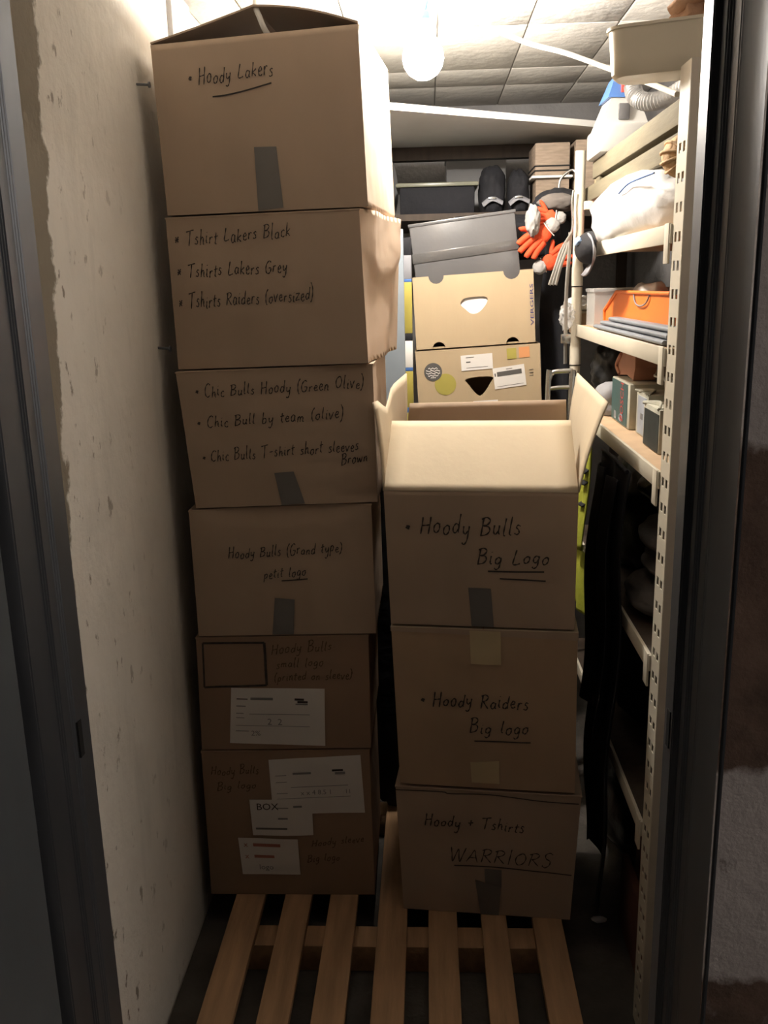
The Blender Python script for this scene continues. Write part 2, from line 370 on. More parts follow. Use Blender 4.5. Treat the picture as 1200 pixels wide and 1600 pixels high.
# ------------------------------------------------------------------ handwriting: single-stroke letters
GL = {
'H': (7, "1,10 .9,5 .6,0;6,10.3 5.8,5 5.4,0;.9,5 3.5,5.2 5.8,5.6"), 'L': (6, "2,10 1.2,5 .8,.6 3,.1 5.4,.9"),
'T': (8, "0,9.2 4,9.8 8,10.3;4.2,9.8 3.9,5 3.4,0"), 'B': (6.5, "1.2,9.6 1,5 .7,-.5;0,9 3,10.2 5.4,8.6 4.2,6.2 1.4,5.3;1.4,5.3 4.8,4.9 5.8,2.6 4,.3 .3,-.3"),
'G': (7, "6,8.8 4,10 1.6,8 .6,4.5 1.5,1 3.8,0 5.8,1.8 6,4.4 3.6,4.3"), 'R': (6.5, "1.2,9.6 1,5 .7,0;0,9 3,10.2 5.4,8.6 4.2,6.2 1.4,5.2;2,5.2 4,2.6 6.2,0"),
'C': (6, "5.8,8.6 4.2,10 1.8,8.4 .6,5 1.2,1.2 3.4,-.3 5.6,1"), 'O': (7, "3.6,10 1,7.5 .7,3.5 2.6,.2 5.2,1.6 6.2,5.6 5,9.2 3.4,10"),
'W': (9, "0,10 1,5 2,0 3,4 4.4,9 5.2,4 6.2,0 7.4,5 8.6,10.2"), 'A': (7, "0,0 1.8,5 3.4,10 4.8,5 6.4,0;1.2,3.6 3.4,3.8 5.4,4"),
'I': (3, "1.6,10 1.4,5 1.2,0"), 'S': (6, "5.4,8.8 3.6,10 1.4,8.6 2.2,6 4.6,4.4 4.8,1.6 2.6,-.2 .6,1.4"),
'X': (6, "0,10 3,5 6,0;5.6,10 3,5 .2,0"),
'a': (5, "4.2,4 2.6,5 .9,3.4 1,.9 2.6,.1 4,2 4.2,4.6;4.2,4.6 4.1,1.2 5,.2"), 'b': (5, "1.4,10 1,5 .8,.3;.8,3.6 2.6,5 4.2,3.4 3.4,.6 .8,.3"),
'c': (4, "4,4.2 2.6,5 1,3.2 1.2,.8 2.8,0 4.2,.8"), 'd': (5, "4,4 2.4,4.9 .8,3 1,.7 2.6,.1 4,2;4.7,10 4.3,5 4.2,.2"),
'e': (4.4, "1,2.6 3.4,3 3.4,4.6 2.2,5 .9,3 1.4,.6 3,0 4.4,1"), 'f': (3.6, "4,9.4 2.6,10 1.8,8 1.6,3 1.2,-2;.2,5 1.8,5.1 3.6,5.4"),
'g': (5, "4,4.2 2.4,5 .9,3.2 1.2,.8 2.8,.2 4.1,2.4;4.3,4.8 4.2,1 3.8,-2.6 2,-4 .8,-2.8"), 'h': (5, "1.5,10 1.2,5 .9,0;1,2.8 2.6,4.8 3.8,4 3.9,1 4.8,.1"),
'i': (2.4, "1.2,5 1,2 1.2,.3 2.2,.4;1.4,7.4 1.6,7.1"), 'k': (5, "1.4,10 1.1,5 .9,0;4.4,5.2 1.2,2.6 2.6,1.8 4.6,0"),
'l': (2.6, "1.5,10 1.1,5 1,.8 2.2,.2"), 'm': (7, "1,4.8 .9,2 .8,0;.9,2.8 2.4,4.9 3.2,3.6 3.2,.2;3.2,2.8 4.8,4.9 5.8,3.6 5.7,.8 6.8,.2"),
'n': (5, "1,4.8 .9,2 .8,0;.9,2.8 2.6,4.9 3.8,3.8 3.8,.8 4.8,.2"), 'o': (5, "2.8,5 1,3.6 .9,1.2 2.4,0 4,1.4 4.2,3.8 2.8,5 4.6,4.4"),
'p': (5, "1.2,4.8 1,0 .7,-4;1,3.2 2.8,5 4.2,3.4 3.2,.6 1,.6"), 'r': (4, "1,4.8 .9,2.4 .8,0;.9,2.8 2.2,4.7 3.8,4.4"),
's': (4, "3.6,4.4 2.2,5 1.2,3.8 2.8,2.4 3.2,.8 1.8,0 .4,.7"), 't': (3.6, "2,8.4 1.6,4 1.5,.8 3,.2;.2,5.4 1.8,5.6 3.8,6"),
'u': (5, "1,4.8 .9,1.4 2.2,.1 3.8,2.2 4.1,4.8;4.1,4.8 4,1 4.9,.2"), 'v': (4.4, "0,5 1,2.4 1.8,0 3,2.8 4.2,5.2"),
'w': (6.4, "0,5 .8,2 1.6,.1 3,4 3.8,.8 4.6,.2 6,5"), 'y': (5, "1,5 1.1,2.2 2.4,1 4,2.8;4.5,5 4.2,1 3.6,-2.6 2,-4.2 .8,-3.2"),
'z': (4.4, "0,4.6 2,4.8 4,4.9 2,2.4 .2,.2 2.4,.3 4.4,.5"), '(': (3, "3,11 1.2,8 .8,4 1.4,0 2.6,-2"), ')': (3, "0,11 1.8,8 2.2,4 1.6,0 .2,-2.2"),
'-': (5, ".6,4.4 2.4,4.6 4.4,4.9"), '+': (5, ".4,4 2.4,4.2 4.6,4.5;2.6,6.4 2.4,4.2 2.3,2"), '*': (5, ".4,4 2.4,4.2 4.4,4.6;1,6.4 2.4,4.2 4,2;3.8,6.6 2.4,4.2 1,1.8"),
'.': (3, "1.0,4.6 1.8,5.0 2.2,4.3 1.6,3.7 1.0,4.2 1.5,4.6 1.9,4.3"), ' ': (4.5, ""), "'": (2, "1,10 .8,8"),
}
def stroke_text(txt, s0, t0, s1, t1, cap, W, Hh, width, slant=0.16, seed=0):
    """ribbons in face coordinates (s,t); cap height and width in metres; W,Hh face size"""
    rnd = random.Random(seed+len(txt))
    tot = sum(GL[c][0]+1.1 for c in txt); L = (s1-s0)*W; sx = L/tot; sy = cap/10.0
    V = []; F = []; x = 0.0
    for c in txt:
        wv, d = GL[c]; dy = rnd.uniform(-0.9, 0.9); k = rnd.uniform(0.82, 1.12)
        for st in d.split(';'):
            if not st: continue
            pts = [Vector((float(a.split(',')[0]), float(a.split(',')[1]), 0)) for a in st.split()]
            P = [Vector(((x+p.x+slant*p.y)*sx, (p.y*k+dy)*sy, 0)) for p in catmull(pts, 4)]
            ww = width*(1.9 if c == '.' else 1.0)
            b0 = len(V); n = len(P)
            for i, p in enumerate(P):
                tn = P[min(i+1, n-1)]-P[max(i-1, 0)]
                if tn.length < 1e-9: tn = Vector((1, 0, 0))
                tn.normalize(); nn = Vector((-tn.y, tn.x, 0))
                hw = ww*0.5*(0.75+0.25*math.sin(i*1.3+x))
                for sg in (1, -1):
                    q = p+nn*hw*sg; f = q.x/max(L, 1e-6)
                    V.append((s0+q.x/W, t0+(t1-t0)*f-q.y/Hh))
            for i in range(n-1): F.append((b0+2*i, b0+2*i+1, b0+2*i+3, b0+2*i+2))
        x += wv+1.1
    return V, F
def text_width(t): return sum(GL[c][0]+1.1 for c in t)
def stroke_line(pts, W, Hh, width):
    P = catmull([Vector((a*W, b*Hh, 0)) for a, b in pts], 5); V = []; F = []; n = len(P)
    for i, p in enumerate(P):
        tn = (P[min(i+1, n-1)]-P[max(i-1, 0)]).normalized(); nn = Vector((-tn.y, tn.x, 0))
        for sg in (1, -1):
            q = p+nn*width*0.5*sg; V.append((q.x/W, q.y/Hh))
    F = [(2*i, 2*i+1, 2*i+3, 2*i+2) for i in range(n-1)]
    return V, F

# ------------------------------------------------------------------ cardboard boxes
class Carton:
    """a box from its four measured front corners (TL,TR,BL,BR as x,z), front depth y and a back shift"""
    def __init__(s, name, label, TL, TR, BL, BR, y0, depth, yaw, mat_, seed, amp=0.004, front=None, right=None, group=None, top=True):
        s.y0 = y0; s.d = depth; s.sh = math.sin(yaw)*depth; s.lean = math.tan(yaw); s.seed = seed; s.amp = amp
        s.front_fn = front; s.right_fn = right; s.mat = mat_
        s.TL, s.TR, s.BL, s.BR = TL, TR, BL, BR
        s.W = TR[0]-TL[0]; s.H = (TL[1]-BL[1]+TR[1]-BR[1])/2
        s.cx = (BL[0]+BR[0])/2
        zb = min(BL[1], BR[1])
        s.root = thing(name, (s.cx, y0+depth/2, zb), label, 'cardboard box', group)
        s.body(mat_, top)
    def P(s, u, v, w_):
        """u left-right, v down from the top, w front-back, all 0..1"""
        x = (1-v)*((1-u)*s.TL[0]+u*s.TR[0])+v*((1-u)*s.BL[0]+u*s.BR[0])
        z = (1-v)*((1-u)*s.TL[1]+u*s.TR[1])+v*((1-u)*s.BL[1]+u*s.BR[1])
        y = s.y0 + w_*s.d - (x-s.cx)*s.lean
        p = Vector((x+s.sh*w_, y, z))
        q = Vector((u*2.3+s.seed*5.1, v*2.1+s.seed, w_*2.2))
        e = min(1.0, 8*min(v, 1-v))                       # the top and bottom edges keep their place
        eu = 0.35+0.65*min(1.0, 6*min(u, 1-u))
        if w_ < 1e-6:
            p.y += s.amp*noise.fractal(q, 1, 2, 3)*e*eu
            if s.front_fn: p.y += s.front_fn(u, v)
        if u < 1e-6 or u > 1-1e-6:
            ew = min(1.0, 8*min(w_, 1-w_))
            p.x += s.amp*noise.fractal(q*1.7, 1, 2, 3)*e*ew
            if u > 0.5 and s.right_fn: p.x += s.right_fn(w_, v)
        return p
    def F(s, u, v, off=0.0012):
        p = s.P(u, v, 0.0); p.y -= off; return p
    def body(s, mat_, top, n=14):
        V = []; F = []
        def patch(fn, na, nb):
            b0 = len(V)
            for i in range(na+1):
                for j in range(nb+1): V.append(fn(i/na, j/nb))
            for i in range(na):
                for j in range(nb):
                    a = b0+i*(nb+1)+j; F.append((a, a+1, a+nb+2, a+nb+1))
        e = 0.994 if not top else 1.0
        patch(lambda a, b: s.P(a, b, 0), n*2, n*2); patch(lambda a, b: s.P(a, b, 1), 2, n*2)
        patch(lambda a, b: s.P(0, b, a), n, n*2); patch(lambda a, b: s.P(1, b, a), n*2, n*2)
        patch(lambda a, b: s.P(a, 1, b), n*2, n)
        if top:
            # inside edge a little below the closing flaps
            patch(lambda a, b: s.P(a, 0.012, b) if 0 < a < 1 and 0 < b < 1 else s.P(a, 0.0, b), n*2, n)
        bm = bmesh.new(); vs_ = [bm.verts.new(v) for v in V]
        for f in F:
            try: bm.faces.new([vs_[i] for i in f])
            except ValueError: pass
        bmesh.ops.remove_doubles(bm, verts=bm.verts, dist=0.0006)
        s.body_ob = mkbm('body', bm, mat_, s.root, 40)
        if not top:
            md = s.body_ob.modifiers.new('thickness', 'SOLIDIFY'); md.thickness = 0.005; md.offset = -1
    def closed_flaps(s, rise=0.0, gap=0.004, mat_=None):
        """two long flaps meeting over the middle of the top"""
        m = mat_ or s.mat
        for side in (0, 1):
            n = 8; V = []; F = []
            for i in range(n+1):
                a = i/n*(0.5-gap); u = a if side == 0 else 1-a
                lift = 0.001+rise*math.sin(a*math.pi)**0.8
                for k in (0, 1):
                    for h in (0, 0.004):
                        p = s.P(u, 0.0, k)
                        p.y += (-0.0015 if k == 0 else 0.0015)
                        if i == 0: p.x += -0.0015 if side == 0 else 0.0015
                        V.append((p.x, p.y, p.z+lift-0.005+h))
            for i in range(n):
                a = 4*i; b = a+4
                F += [(a, a+2, b+2, b), (a+1, a+3, b+3, b+1), (a, a+1, b+1, b), (a+2, a+3, b+3, b+2)]
            F += [(0, 1, 3, 2), (4*n, 4*n+1, 4*n+3, 4*n+2)]
            mk('flap', V, F, m, s.root)
    def quad(s, name, c4, mat_, off=0.0016, n=8, parent=None, thick=0.0006):
        """a strip or sheet lying on the front face; c4 = TL,TR,BR,BL in face coordinates"""
        V = []; F = []
        a, b, c, d = [Vector((q[0], q[1], 0)) for q in c4]
        for i in range(n+1):
            for j in range(n+1):
                u = i/n; v = j/n
                q = (1-v)*((1-u)*a+u*b)+v*((1-u)*d+u*c); V.append(s.F(q.x, q.y, off))
        for i in range(n):
            for j in range(n):
                k = i*(n+1)+j; F.append((k, k+1, k+n+2, k+n+1))
        o = mk(name, V, F, mat_, parent or s.root)
        md = o.modifiers.new('thickness', 'SOLIDIFY'); md.thickness = thick; md.offset = 0
        return o
    def put(s, name, VF, mat_, off=0.0018, parent=None):
        V, F = VF
        return mk(name, [s.F(u, v, off) for u, v in V], F, mat_, parent or s.root)
    def write(s, txt, s0, t0, s1, t1, cap, width=0.0031, mat_=None, seed=0):
        tot = text_width(txt); x = 0.0
        for k, wd in enumerate(txt.split(' ')):                 # one piece for each word
            a = x/tot; b = (x+text_width(wd))/tot; x += text_width(wd+' ')
            s.put('handwriting', stroke_text(wd, s0+(s1-s0)*a, t0+(t1-t0)*a, s0+(s1-s0)*b, t0+(t1-t0)*b, cap, s.W, s.H, width, seed=seed*7+k), mat_ or M['ink'])
    def line(s, pts, width=0.0035, mat_=None, name='underline'):
        return s.put(name, stroke_line(pts, s.W, s.H, width), mat_ or M['ink'])
    def label(s, c4, rows_, off=0.0024):
        """paper sheet; rows_ = (s0,t,s1,height in metres,material) strips or (text,s,t,size,material), in sheet coordinates"""
        sh = s.quad('paper_label', c4, M['paper'], off)
        a, b, c, d = [Vector((q[0], q[1], 0)) for q in c4]
        def at(u, v):
            q = (1-v)*((1-u)*a+u*b)+v*((1-u)*d+u*c); return s.F(q.x, q.y, off+0.0010)
        LW = (b-a).x*s.W; LH = (d-a).y*s.H
        by = {}
        for r in rows_:
            m = r[4]
            V, F = by.setdefault(len(by), ([], [], m))[:2]
            b0 = len(V)
            if isinstance(r[0], str):
                tv, tf = text_vf(r[0], r[3], 'LEFT')
                V += [at(r[1]+x/LW, r[2]-y/LH) for x, y, z in tv]; F += [tuple(b0+i for i in f) for f in tf]
            else:
                h = r[3]/LH
                V += [at(r[0], r[1]), at(r[2], r[1]), at(r[2], r[1]+h), at(r[0], r[1]+h)]; F.append((b0, b0+1, b0+2, b0+3))
        for V, F, m in by.values(): mk('print', V, F, m, sh)
        return sh

INK, IG, IR, IF = M['ink'], M['ink_grey'], M['ink_red'], M['ink_faint']
YL = 2.24; DL = 0.48
# --- left stack, from the top
def right2(w_, v):           # the crushed, bulging side of the second box
    edge = 0.34+0.16*math.sin(w_*3.1)-0.10*abs(w_-0.35)
    e = min(1, 6*w_)*min(1, 6*(1-w_)) if w_ < 1 else 0
    b = 0.030*w_*max(0.0, 1-v*0.9)
    if v < edge: b += 0.014*e*min(1.0, (edge-v)*14)
    return b+0.006*math.sin(w_*9+v*4)*e
b1 = Carton('cardboard_box', 'topmost box of the left stack, its top flaps tented open under a white cable', (-0.631, 2.330), (-0.148, 2.346), (-0.621, 1.9555), (-0.136, 1.9600), YL, DL, math.radians(5.5), M['kraft'], 1, 0.003, top=False)
pk = Vector((-0.385, 0, 2.394))
for side in (0, 1):          # raised flaps meeting in a ridge
    V = []; F = []; n = 10
    for i in range(n+1):
        a = i/n
        for k in (0, 1):
            h = b1.P(0 if side == 0 else 1, 0.0, k); top = Vector((pk.x+b1.sh*k, h.y, pk.z-0.006*k))
            p = h.lerp(top, a); p.z += 0.010*math.sin(a*math.pi)*(1 if side else -0.2)+0.002
            p.y = b1.P(0.5, 0, k).y + (p.x-pk.x-b1.sh*k)*-b1.lean
            V += [p, p+Vector((0, 0, 0.004))]
    for i in range(n):
        a = 4*i; b = a+4
        F += [(a, a+2, b+2, b), (a+1, a+3, b+3, b+1), (a, a+1, b+1, b), (a+2, a+3, b+3, b+2)]
    F += [(0, 1, 3, 2), (4*n, 4*n+1, 4*n+3, 4*n+2)]
    mk('flap', V, F, M['kraft'], b1.root)
b1.write('. Hoody Lakers', 0.17, 0.250, 0.59, 0.232, 0.036, seed=1)
b1.line([(0.284, 0.323), (0.36, 0.318), (0.46, 0.30), (0.575, 0.273)])
b1.quad('tape', [(0.466, 0.625), (0.575, 0.630), (0.588, 0.985), (0.462, 0.998)], M['tape_grey'])
b2 = Carton('cardboard_box', 'left stack box with a crushed bulging side, three starred lines of writing', (-0.627, 1.9510), (-0.157, 1.9562), (-0.624, 1.5890), (-0.145, 1.6000), YL, DL, math.radians(6.0), M['kraft'], 2, 0.004, right=right2)
b2.closed_flaps()
b2.write('* Tshirt Lakers Black', 0.035, 0.185, 0.65, 0.157, 0.034, seed=2)
b2.write('* Tshirts Lakers Grey', 0.035, 0.395, 0.62, 0.377, 0.034, seed=3)
b2.write('* Tshirts Raiders (oversized)', 0.03, 0.595, 0.745, 0.567, 0.034, seed=4)
def front3(u, v): return 0.012*max(0, v-0.8)*5*max(0, u-0.75)*4*(1 if v < 0.97 else 0.2)
b3 = Carton('cardboard_box', 'left stack box third from the top, bulleted lines and a short grey tape', (-0.626, 1.5845), (-0.136, 1.5965), (-0.600, 1.2370), (-0.133, 1.2500), YL, DL, math.radians(1.0), M['kraft'], 3, 0.005, front=front3)
b3.closed_flaps()
b3.write('. Chic Bulls Hoody (Green Olive)', 0.085, 0.185, 0.955, 0.162, 0.030, seed=5)
b3.write('. Chic Bull by team (olive)', 0.07, 0.405, 0.845, 0.375, 0.030, seed=6)
b3.write('. Chic Bulls T-shirt short sleeves', 0.075, 0.660, 0.915, 0.612, 0.030, seed=7)
b3.write('Brown', 0.815, 0.715, 0.96, 0.690, 0.028, seed=8)
b3.quad('tape', [(0.453, 0.756), (0.558, 0.750), (0.605, 0.992), (0.477, 0.998)], M['tape_grey'])
def front4(u, v):
    e = 0.13*min(1.0, 5*min(u, 1-u)); return 0.10*max(0, e-v)
b4 = Carton('cardboard_box', 'left stack box with a curved crease under its top edge', (-0.619, 1.2315), (-0.149, 1.2450), (-0.618, 0.8880), (-0.146, 0.8940), YL, 0.40, math.radians(0.0), M['kraft'], 4, 0.004, front=front4)
b4.closed_flaps()
b4.write('Hoody Bulls (Grand type)', 0.20, 0.385, 0.835, 0.352, 0.028, seed=9)
b4.write('petit logo', 0.39, 0.545, 0.63, 0.527, 0.026, seed=10)
b4.line([(0.49, 0.565), (0.56, 0.562), (0.635, 0.556)])
b4.quad('tape', [(0.446, 0.699), (0.556, 0.716), (0.540, 0.995), (0.420, 0.995)], M['tape_grey'])
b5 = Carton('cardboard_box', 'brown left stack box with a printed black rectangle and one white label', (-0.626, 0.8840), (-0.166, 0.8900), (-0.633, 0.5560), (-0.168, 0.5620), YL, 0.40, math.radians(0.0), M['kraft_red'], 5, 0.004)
b5.closed_flaps()
b5.line([(0.039, 0.048), (0.2185, 0.050), (0.398, 0.052)], 0.006, name='printed_frame'); b5.line([(0.398, 0.052), (0.400, 0.238), (0.402, 0.424)], 0.007, name='printed_frame')
b5.line([(0.402, 0.424), (0.22, 0.430), (0.035, 0.436)], 0.006, name='printed_frame'); b5.line([(0.035, 0.436), (0.037, 0.242), (0.039, 0.048)], 0.005, name='printed_frame')
b5.write('Hoody Bulls', 0.435, 0.155, 0.79, 0.125, 0.030, mat_=IF, seed=11)
b5.write('small logo', 0.46, 0.275, 0.74, 0.262, 0.026, mat_=IF, seed=12)
b5.write('(printed on sleeve)', 0.445, 0.390, 0.905, 0.372, 0.026, mat_=IF, seed=13)
b5.label([(0.193, 0.442), (0.739, 0.461), (0.733, 0.974), (0.170, 0.939)],
  [(0.06, 0.185, 0.18, 0.003, INK), (0.21, 0.165, 0.45, 0.007, IG), (0.06, 0.31, 0.16, 0.003, IG), (0.06, 0.44, 0.14, 0.002, IG), (0.20, 0.45, 0.84, 0.0018, IG), (0.06, 0.52, 0.15, 0.002, IG),
   (0.06, 0.66, 0.84, 0.0014, IG), (0.06, 0.76, 0.20, 0.002, IG), ('2  2', 0.39, 0.60, 0.026, IG), ('2%', 0.22, 0.81, 0.022, IG), (0.68, 0.17, 0.78, 0.006, INK), (0.71, 0.215, 0.82, 0.006, INK), (0.69, 0.26, 0.82, 0.004, IG)])
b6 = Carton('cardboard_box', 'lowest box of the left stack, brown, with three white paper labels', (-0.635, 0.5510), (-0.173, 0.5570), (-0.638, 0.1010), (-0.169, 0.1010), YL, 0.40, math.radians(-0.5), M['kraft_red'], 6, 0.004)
b6.closed_flaps()
b6.write('Hoody Bulls', 0.05, 0.16, 0.34, 0.15, 0.026, mat_=IF, seed=14)
b6.write('Big logo', 0.08, 0.26, 0.32, 0.25, 0.024, mat_=IF, seed=15)
b6.write('Hoody sleeve', 0.63, 0.655, 0.95, 0.625, 0.022, mat_=IF, seed=16)
b6.write('Big logo', 0.60, 0.765, 0.80, 0.75, 0.022, mat_=IF, seed=17)
b6.label([(0.400, 0.059), (0.947, 0.035), (0.960, 0.422), (0.410, 0.433)],
  [(0.06, 0.28, 0.18, 0.002, IG), (0.25, 0.25, 0.45, 0.006, IG), (0.68, 0.22, 0.80, 0.006, INK), (0.71, 0.265, 0.82, 0.007, IG), (0.06, 0.40, 0.18, 0.002, IG), (0.22, 0.50, 0.84, 0.0018, IG),
   (0.06, 0.60, 0.18, 0.002, IG), ('x x 4 8.5 1', 0.32, 0.62, 0.020, IG), ('11', 0.80, 0.62, 0.018, IG), (0.06, 0.70, 0.86, 0.0014, IG)], 0.0024)
b6.label([(0.271, 0.326), (0.645, 0.324), (0.645, 0.573), (0.280, 0.575)],
  [('BOX', 0.10, 0.20, 0.030, INK), (0.42, 0.22, 0.62, 0.003, IG), (0.70, 0.17, 0.84, 0.006, IG), (0.44, 0.50, 0.60, 0.005, IG), (0.06, 0.78, 0.58, 0.006, M['tape_grey'])], 0.0040)
b6.label([(0.186, 0.595), (0.549, 0.602), (0.555, 0.853), (0.202, 0.851)],
  [('x', 0.08, 0.18, 0.024, IR), (0.24, 0.14, 0.70, 0.010, IR), ('x', 0.08, 0.50, 0.024, IR), (0.24, 0.46, 0.58, 0.009, IR), ('logo', 0.30, 0.80, 0.024, IG)], 0.0030)
# --- right stack
YR = 2.165; DR = 0.46; yr = math.radians(5.0)
ba = Carton('cardboard_box', 'open box on top of the right stack with its flaps standing up', (-0.114, 1.290), (0.356, 1.288), (-0.103, 0.9420), (0.355, 0.9380), YR, DR, yr, M['kraft'], 7, 0.003, top=False)
def flapq(name, hinge0, hinge1, tip0, tip1, mat_, bend=0.0, n=10, wave=None):
    """a cardboard flap from its hinge line to its free edge"""
    h0, h1, t0_, t1_ = map(Vector, (hinge0, hinge1, tip0, tip1)); V = []; F = []
    nor = (h1-h0).cross(t0_-h0).normalized()
    for i in range(n+1):
        for j in range(n+1):
            a = i/n; b = j/n
            p = (1-b)*((1-a)*h0+a*h1)+b*((1-a)*t0_+a*t1_)
            p += nor*bend*math.sin(b*math.pi)
            if wave: p += (t0_-h0)*wave(a)*b
            V.append(p)
    for i in range(n):
        for j in range(n): k = i*(n+1)+j; F.append((k, k+1, k+n+2, k+n+1))
    o = mk(name, V, F, mat_, ba.root, 40)
    md = o.modifiers.new('thickness', 'SOLIDIFY'); md.thickness = 0.004; md.offset = 0
    return o
c00, c10, c01, c11 = ba.P(0, 0, 0), ba.P(1, 0, 0), ba.P(0, 0, 1), ba.P(1, 0, 1)
flapq('flap', c00, c10, (-0.100, 2.375, 1.434), (0.362, 2.335, 1.434), M['kraft_lit'], 0.0)  # lit flaps take the paler copy, the shaded back flap plain kraft
flapq('flap', c01, c11, (-0.055, c01.y-0.03, 1.450), (0.385, c11.y-0.03, 1.458), M['kraft'], 0.006)
flapq('flap', c10, c11, (0.424, c10.y+0.03, 1.500), (0.418, c11.y-0.01, 1.530), M['kraft_lit'], -0.006)
flapq('flap', c00, c01, (-0.136, c00.y+0.03, 1.505), (-0.064, c01.y-0.02, 1.535), M['kraft_lit'], 0.004, wave=lambda a: -0.18*math.exp(-((a-0.3)/0.14)**2))
ba.write('. Hoody Bulls', 0.10, 0.310, 0.715, 0.313, 0.046, 0.0042, seed=18)
ba.write('Big Logo', 0.48, 0.525, 0.865, 0.512, 0.040, 0.0042, seed=19)
ba.line([(0.538, 0.578), (0.68, 0.576), (0.834, 0.573)], 0.0042); ba.line([(0.600, 0.630), (0.72, 0.634), (0.843, 0.641)], 0.0036)
ba.quad('tape', [(0.432, 0.704), (0.553, 0.707), (0.568, 0.998), (0.447, 0.998)], M['tape_grey'])
bb = Carton('cardboard_box', 'middle box of the right stack, tan tape at top and bottom', (-0.103, 0.9350), (0.364, 0.9320), (-0.088, 0.4880), (0.369, 0.4840), YR, DR, yr, M['kraft_tan'], 8, 0.005)
bb.closed_flaps(mat_=M['kraft_lit'])  # lit fold put into the flap colour
bb.quad('fold_edge', [(-0.004, 0.004), (1.004, 0.004), (1.004, 0.05), (-0.004, 0.030)], M['kraft'], 0.0014)
bb.write('. Hoody Raiders', 0.14, 0.482, 0.745, 0.480, 0.042, 0.0042, seed=20)
bb.write('Big logo', 0.41, 0.640, 0.745, 0.640, 0.036, 0.0040, seed=21)
bb.line([(0.437, 0.693), (0.60, 0.690), (0.751, 0.690)])
bb.quad('tape', [(0.426, 0.011), (0.593, 0.011), (0.593, 0.214), (0.429, 0.214)], M['tape_tan'], 0.0022)
bb.quad('tape', [(0.411, 0.831), (0.574, 0.815), (0.574, 0.965), (0.416, 0.965)], M['tape_tan'], 0.0022)
bc = Carton('cardboard_box', 'lowest box of the right stack, underlined capitals above a torn grey tape', (-0.101, 0.4800), (0.386, 0.4760), (-0.086, 0.1010), (0.366, 0.1010), YR, DR, yr, M['kraft'], 9, 0.006)
bc.closed_flaps()
bc.line([(0.0, 0.03), (0.25, 0.025), (0.30, 0.035), (0.52, 0.028), (0.8, 0.055), (0.99, 0.06)], 0.003, name='top_seam')
bc.write('Hoody + Tshirts', 0.15, 0.300, 0.71, 0.306, 0.036, 0.0040, seed=22)
bc.write('WARRIORS', 0.285, 0.575, 0.875, 0.570, 0.042, 0.0036, seed=23)
bc.line([(0.314, 0.613), (0.6, 0.600), (0.985, 0.632)])
bc.quad('tape', [(0.489, 0.621), (0.587, 0.618), (0.589, 0.764), (0.495, 0.744)], M['tape_grey'])
bc.quad('tape', [(0.435, 0.715), (0.586, 0.764), (0.578, 0.998), (0.468, 0.998)], M['tape_grey'], 0.0024)

# ------------------------------------------------------------------ lamp and cables
lp = thing('pendant_bulb', (-0.005, 2.65, 2.30), 'bare lit bulb hanging from the ceiling in a blue socket', 'lamp')
lathe('bulb', [(0.0, -0.124), (0.020, -0.121), (0.038, -0.110), (0.050, -0.093), (0.055, -0.072), (0.053, -0.052), (0.042, -0.029), (0.026, -0.010), (0.016, 0.0), (0.0, 0.0)], (-0.005, 2.65, 2.437), M['bulb'], lp)
lathe('socket', [(0.017, -0.006), (0.021, 0.0), (0.021, 0.014), (0.012, 0.020), (0.010, 0.036), (0.006, 0.040), (0.0, 0.040)], (0.003, 2.65, 2.442), M['socket'], lp)
tube('cable', [(0.003, 2.65, 2.480), (0.006, 2.65, 2.50), (0.014, 2.65, 2.52), (0.016, 2.65, 2.55)], 0.0035, M['socket'], lp)
box('wire_connector', 0.006, 0.024, 2.642, 2.658, 2.508, 2.524, M['red'], lp, 0.003)
tag(tube('hanging_cable', [(0.045, 2.665, 2.548), (0.12, 2.64, 2.46), (0.259, 2.60, 2.386), (0.345, 2.46, 2.325), (0.422, 2.35, 2.267), (0.48, 2.20, 2.205), (0.516, 2.10, 2.163), (0.52, 2.06, 2.150)], 0.006, M['cable']),
    'white cable sagging from the ceiling lamp over to the shelving', 'cable')
tag(tube('dangling_cable', [(-0.45, 2.55, 2.548), (-0.42, 2.44, 2.50), (-0.395, 2.34, 2.445), (-0.382, 2.262, 2.400), (-0.372, 2.249, 2.375), (-0.363, 2.252, 2.352), (-0.352, 2.27, 2.335)], 0.0065, M['cable']),
    'short white cable dangling into the tented top of a box', 'cable')
for (y, z, lab) in ((2.262, 2.248, 'upper rusty screw in the white plaster beside the topmost box'), (2.262, 1.644, 'lower rusty screw in the white plaster beside the box stack')):
    s_ = thing('wall_screw', (-0.67, y, z), lab, 'screw', 'wall screws by the left stack')
    tube('shank', [(-0.672, y, z), (-0.640, y-0.004, z-0.003)], 0.003, M['steel'], s_, smooth=0)
    tube('head', [(-0.641, y-0.004, z-0.003), (-0.637, y-0.004, z-0.003)], 0.007, M['steel'], s_, smooth=0)

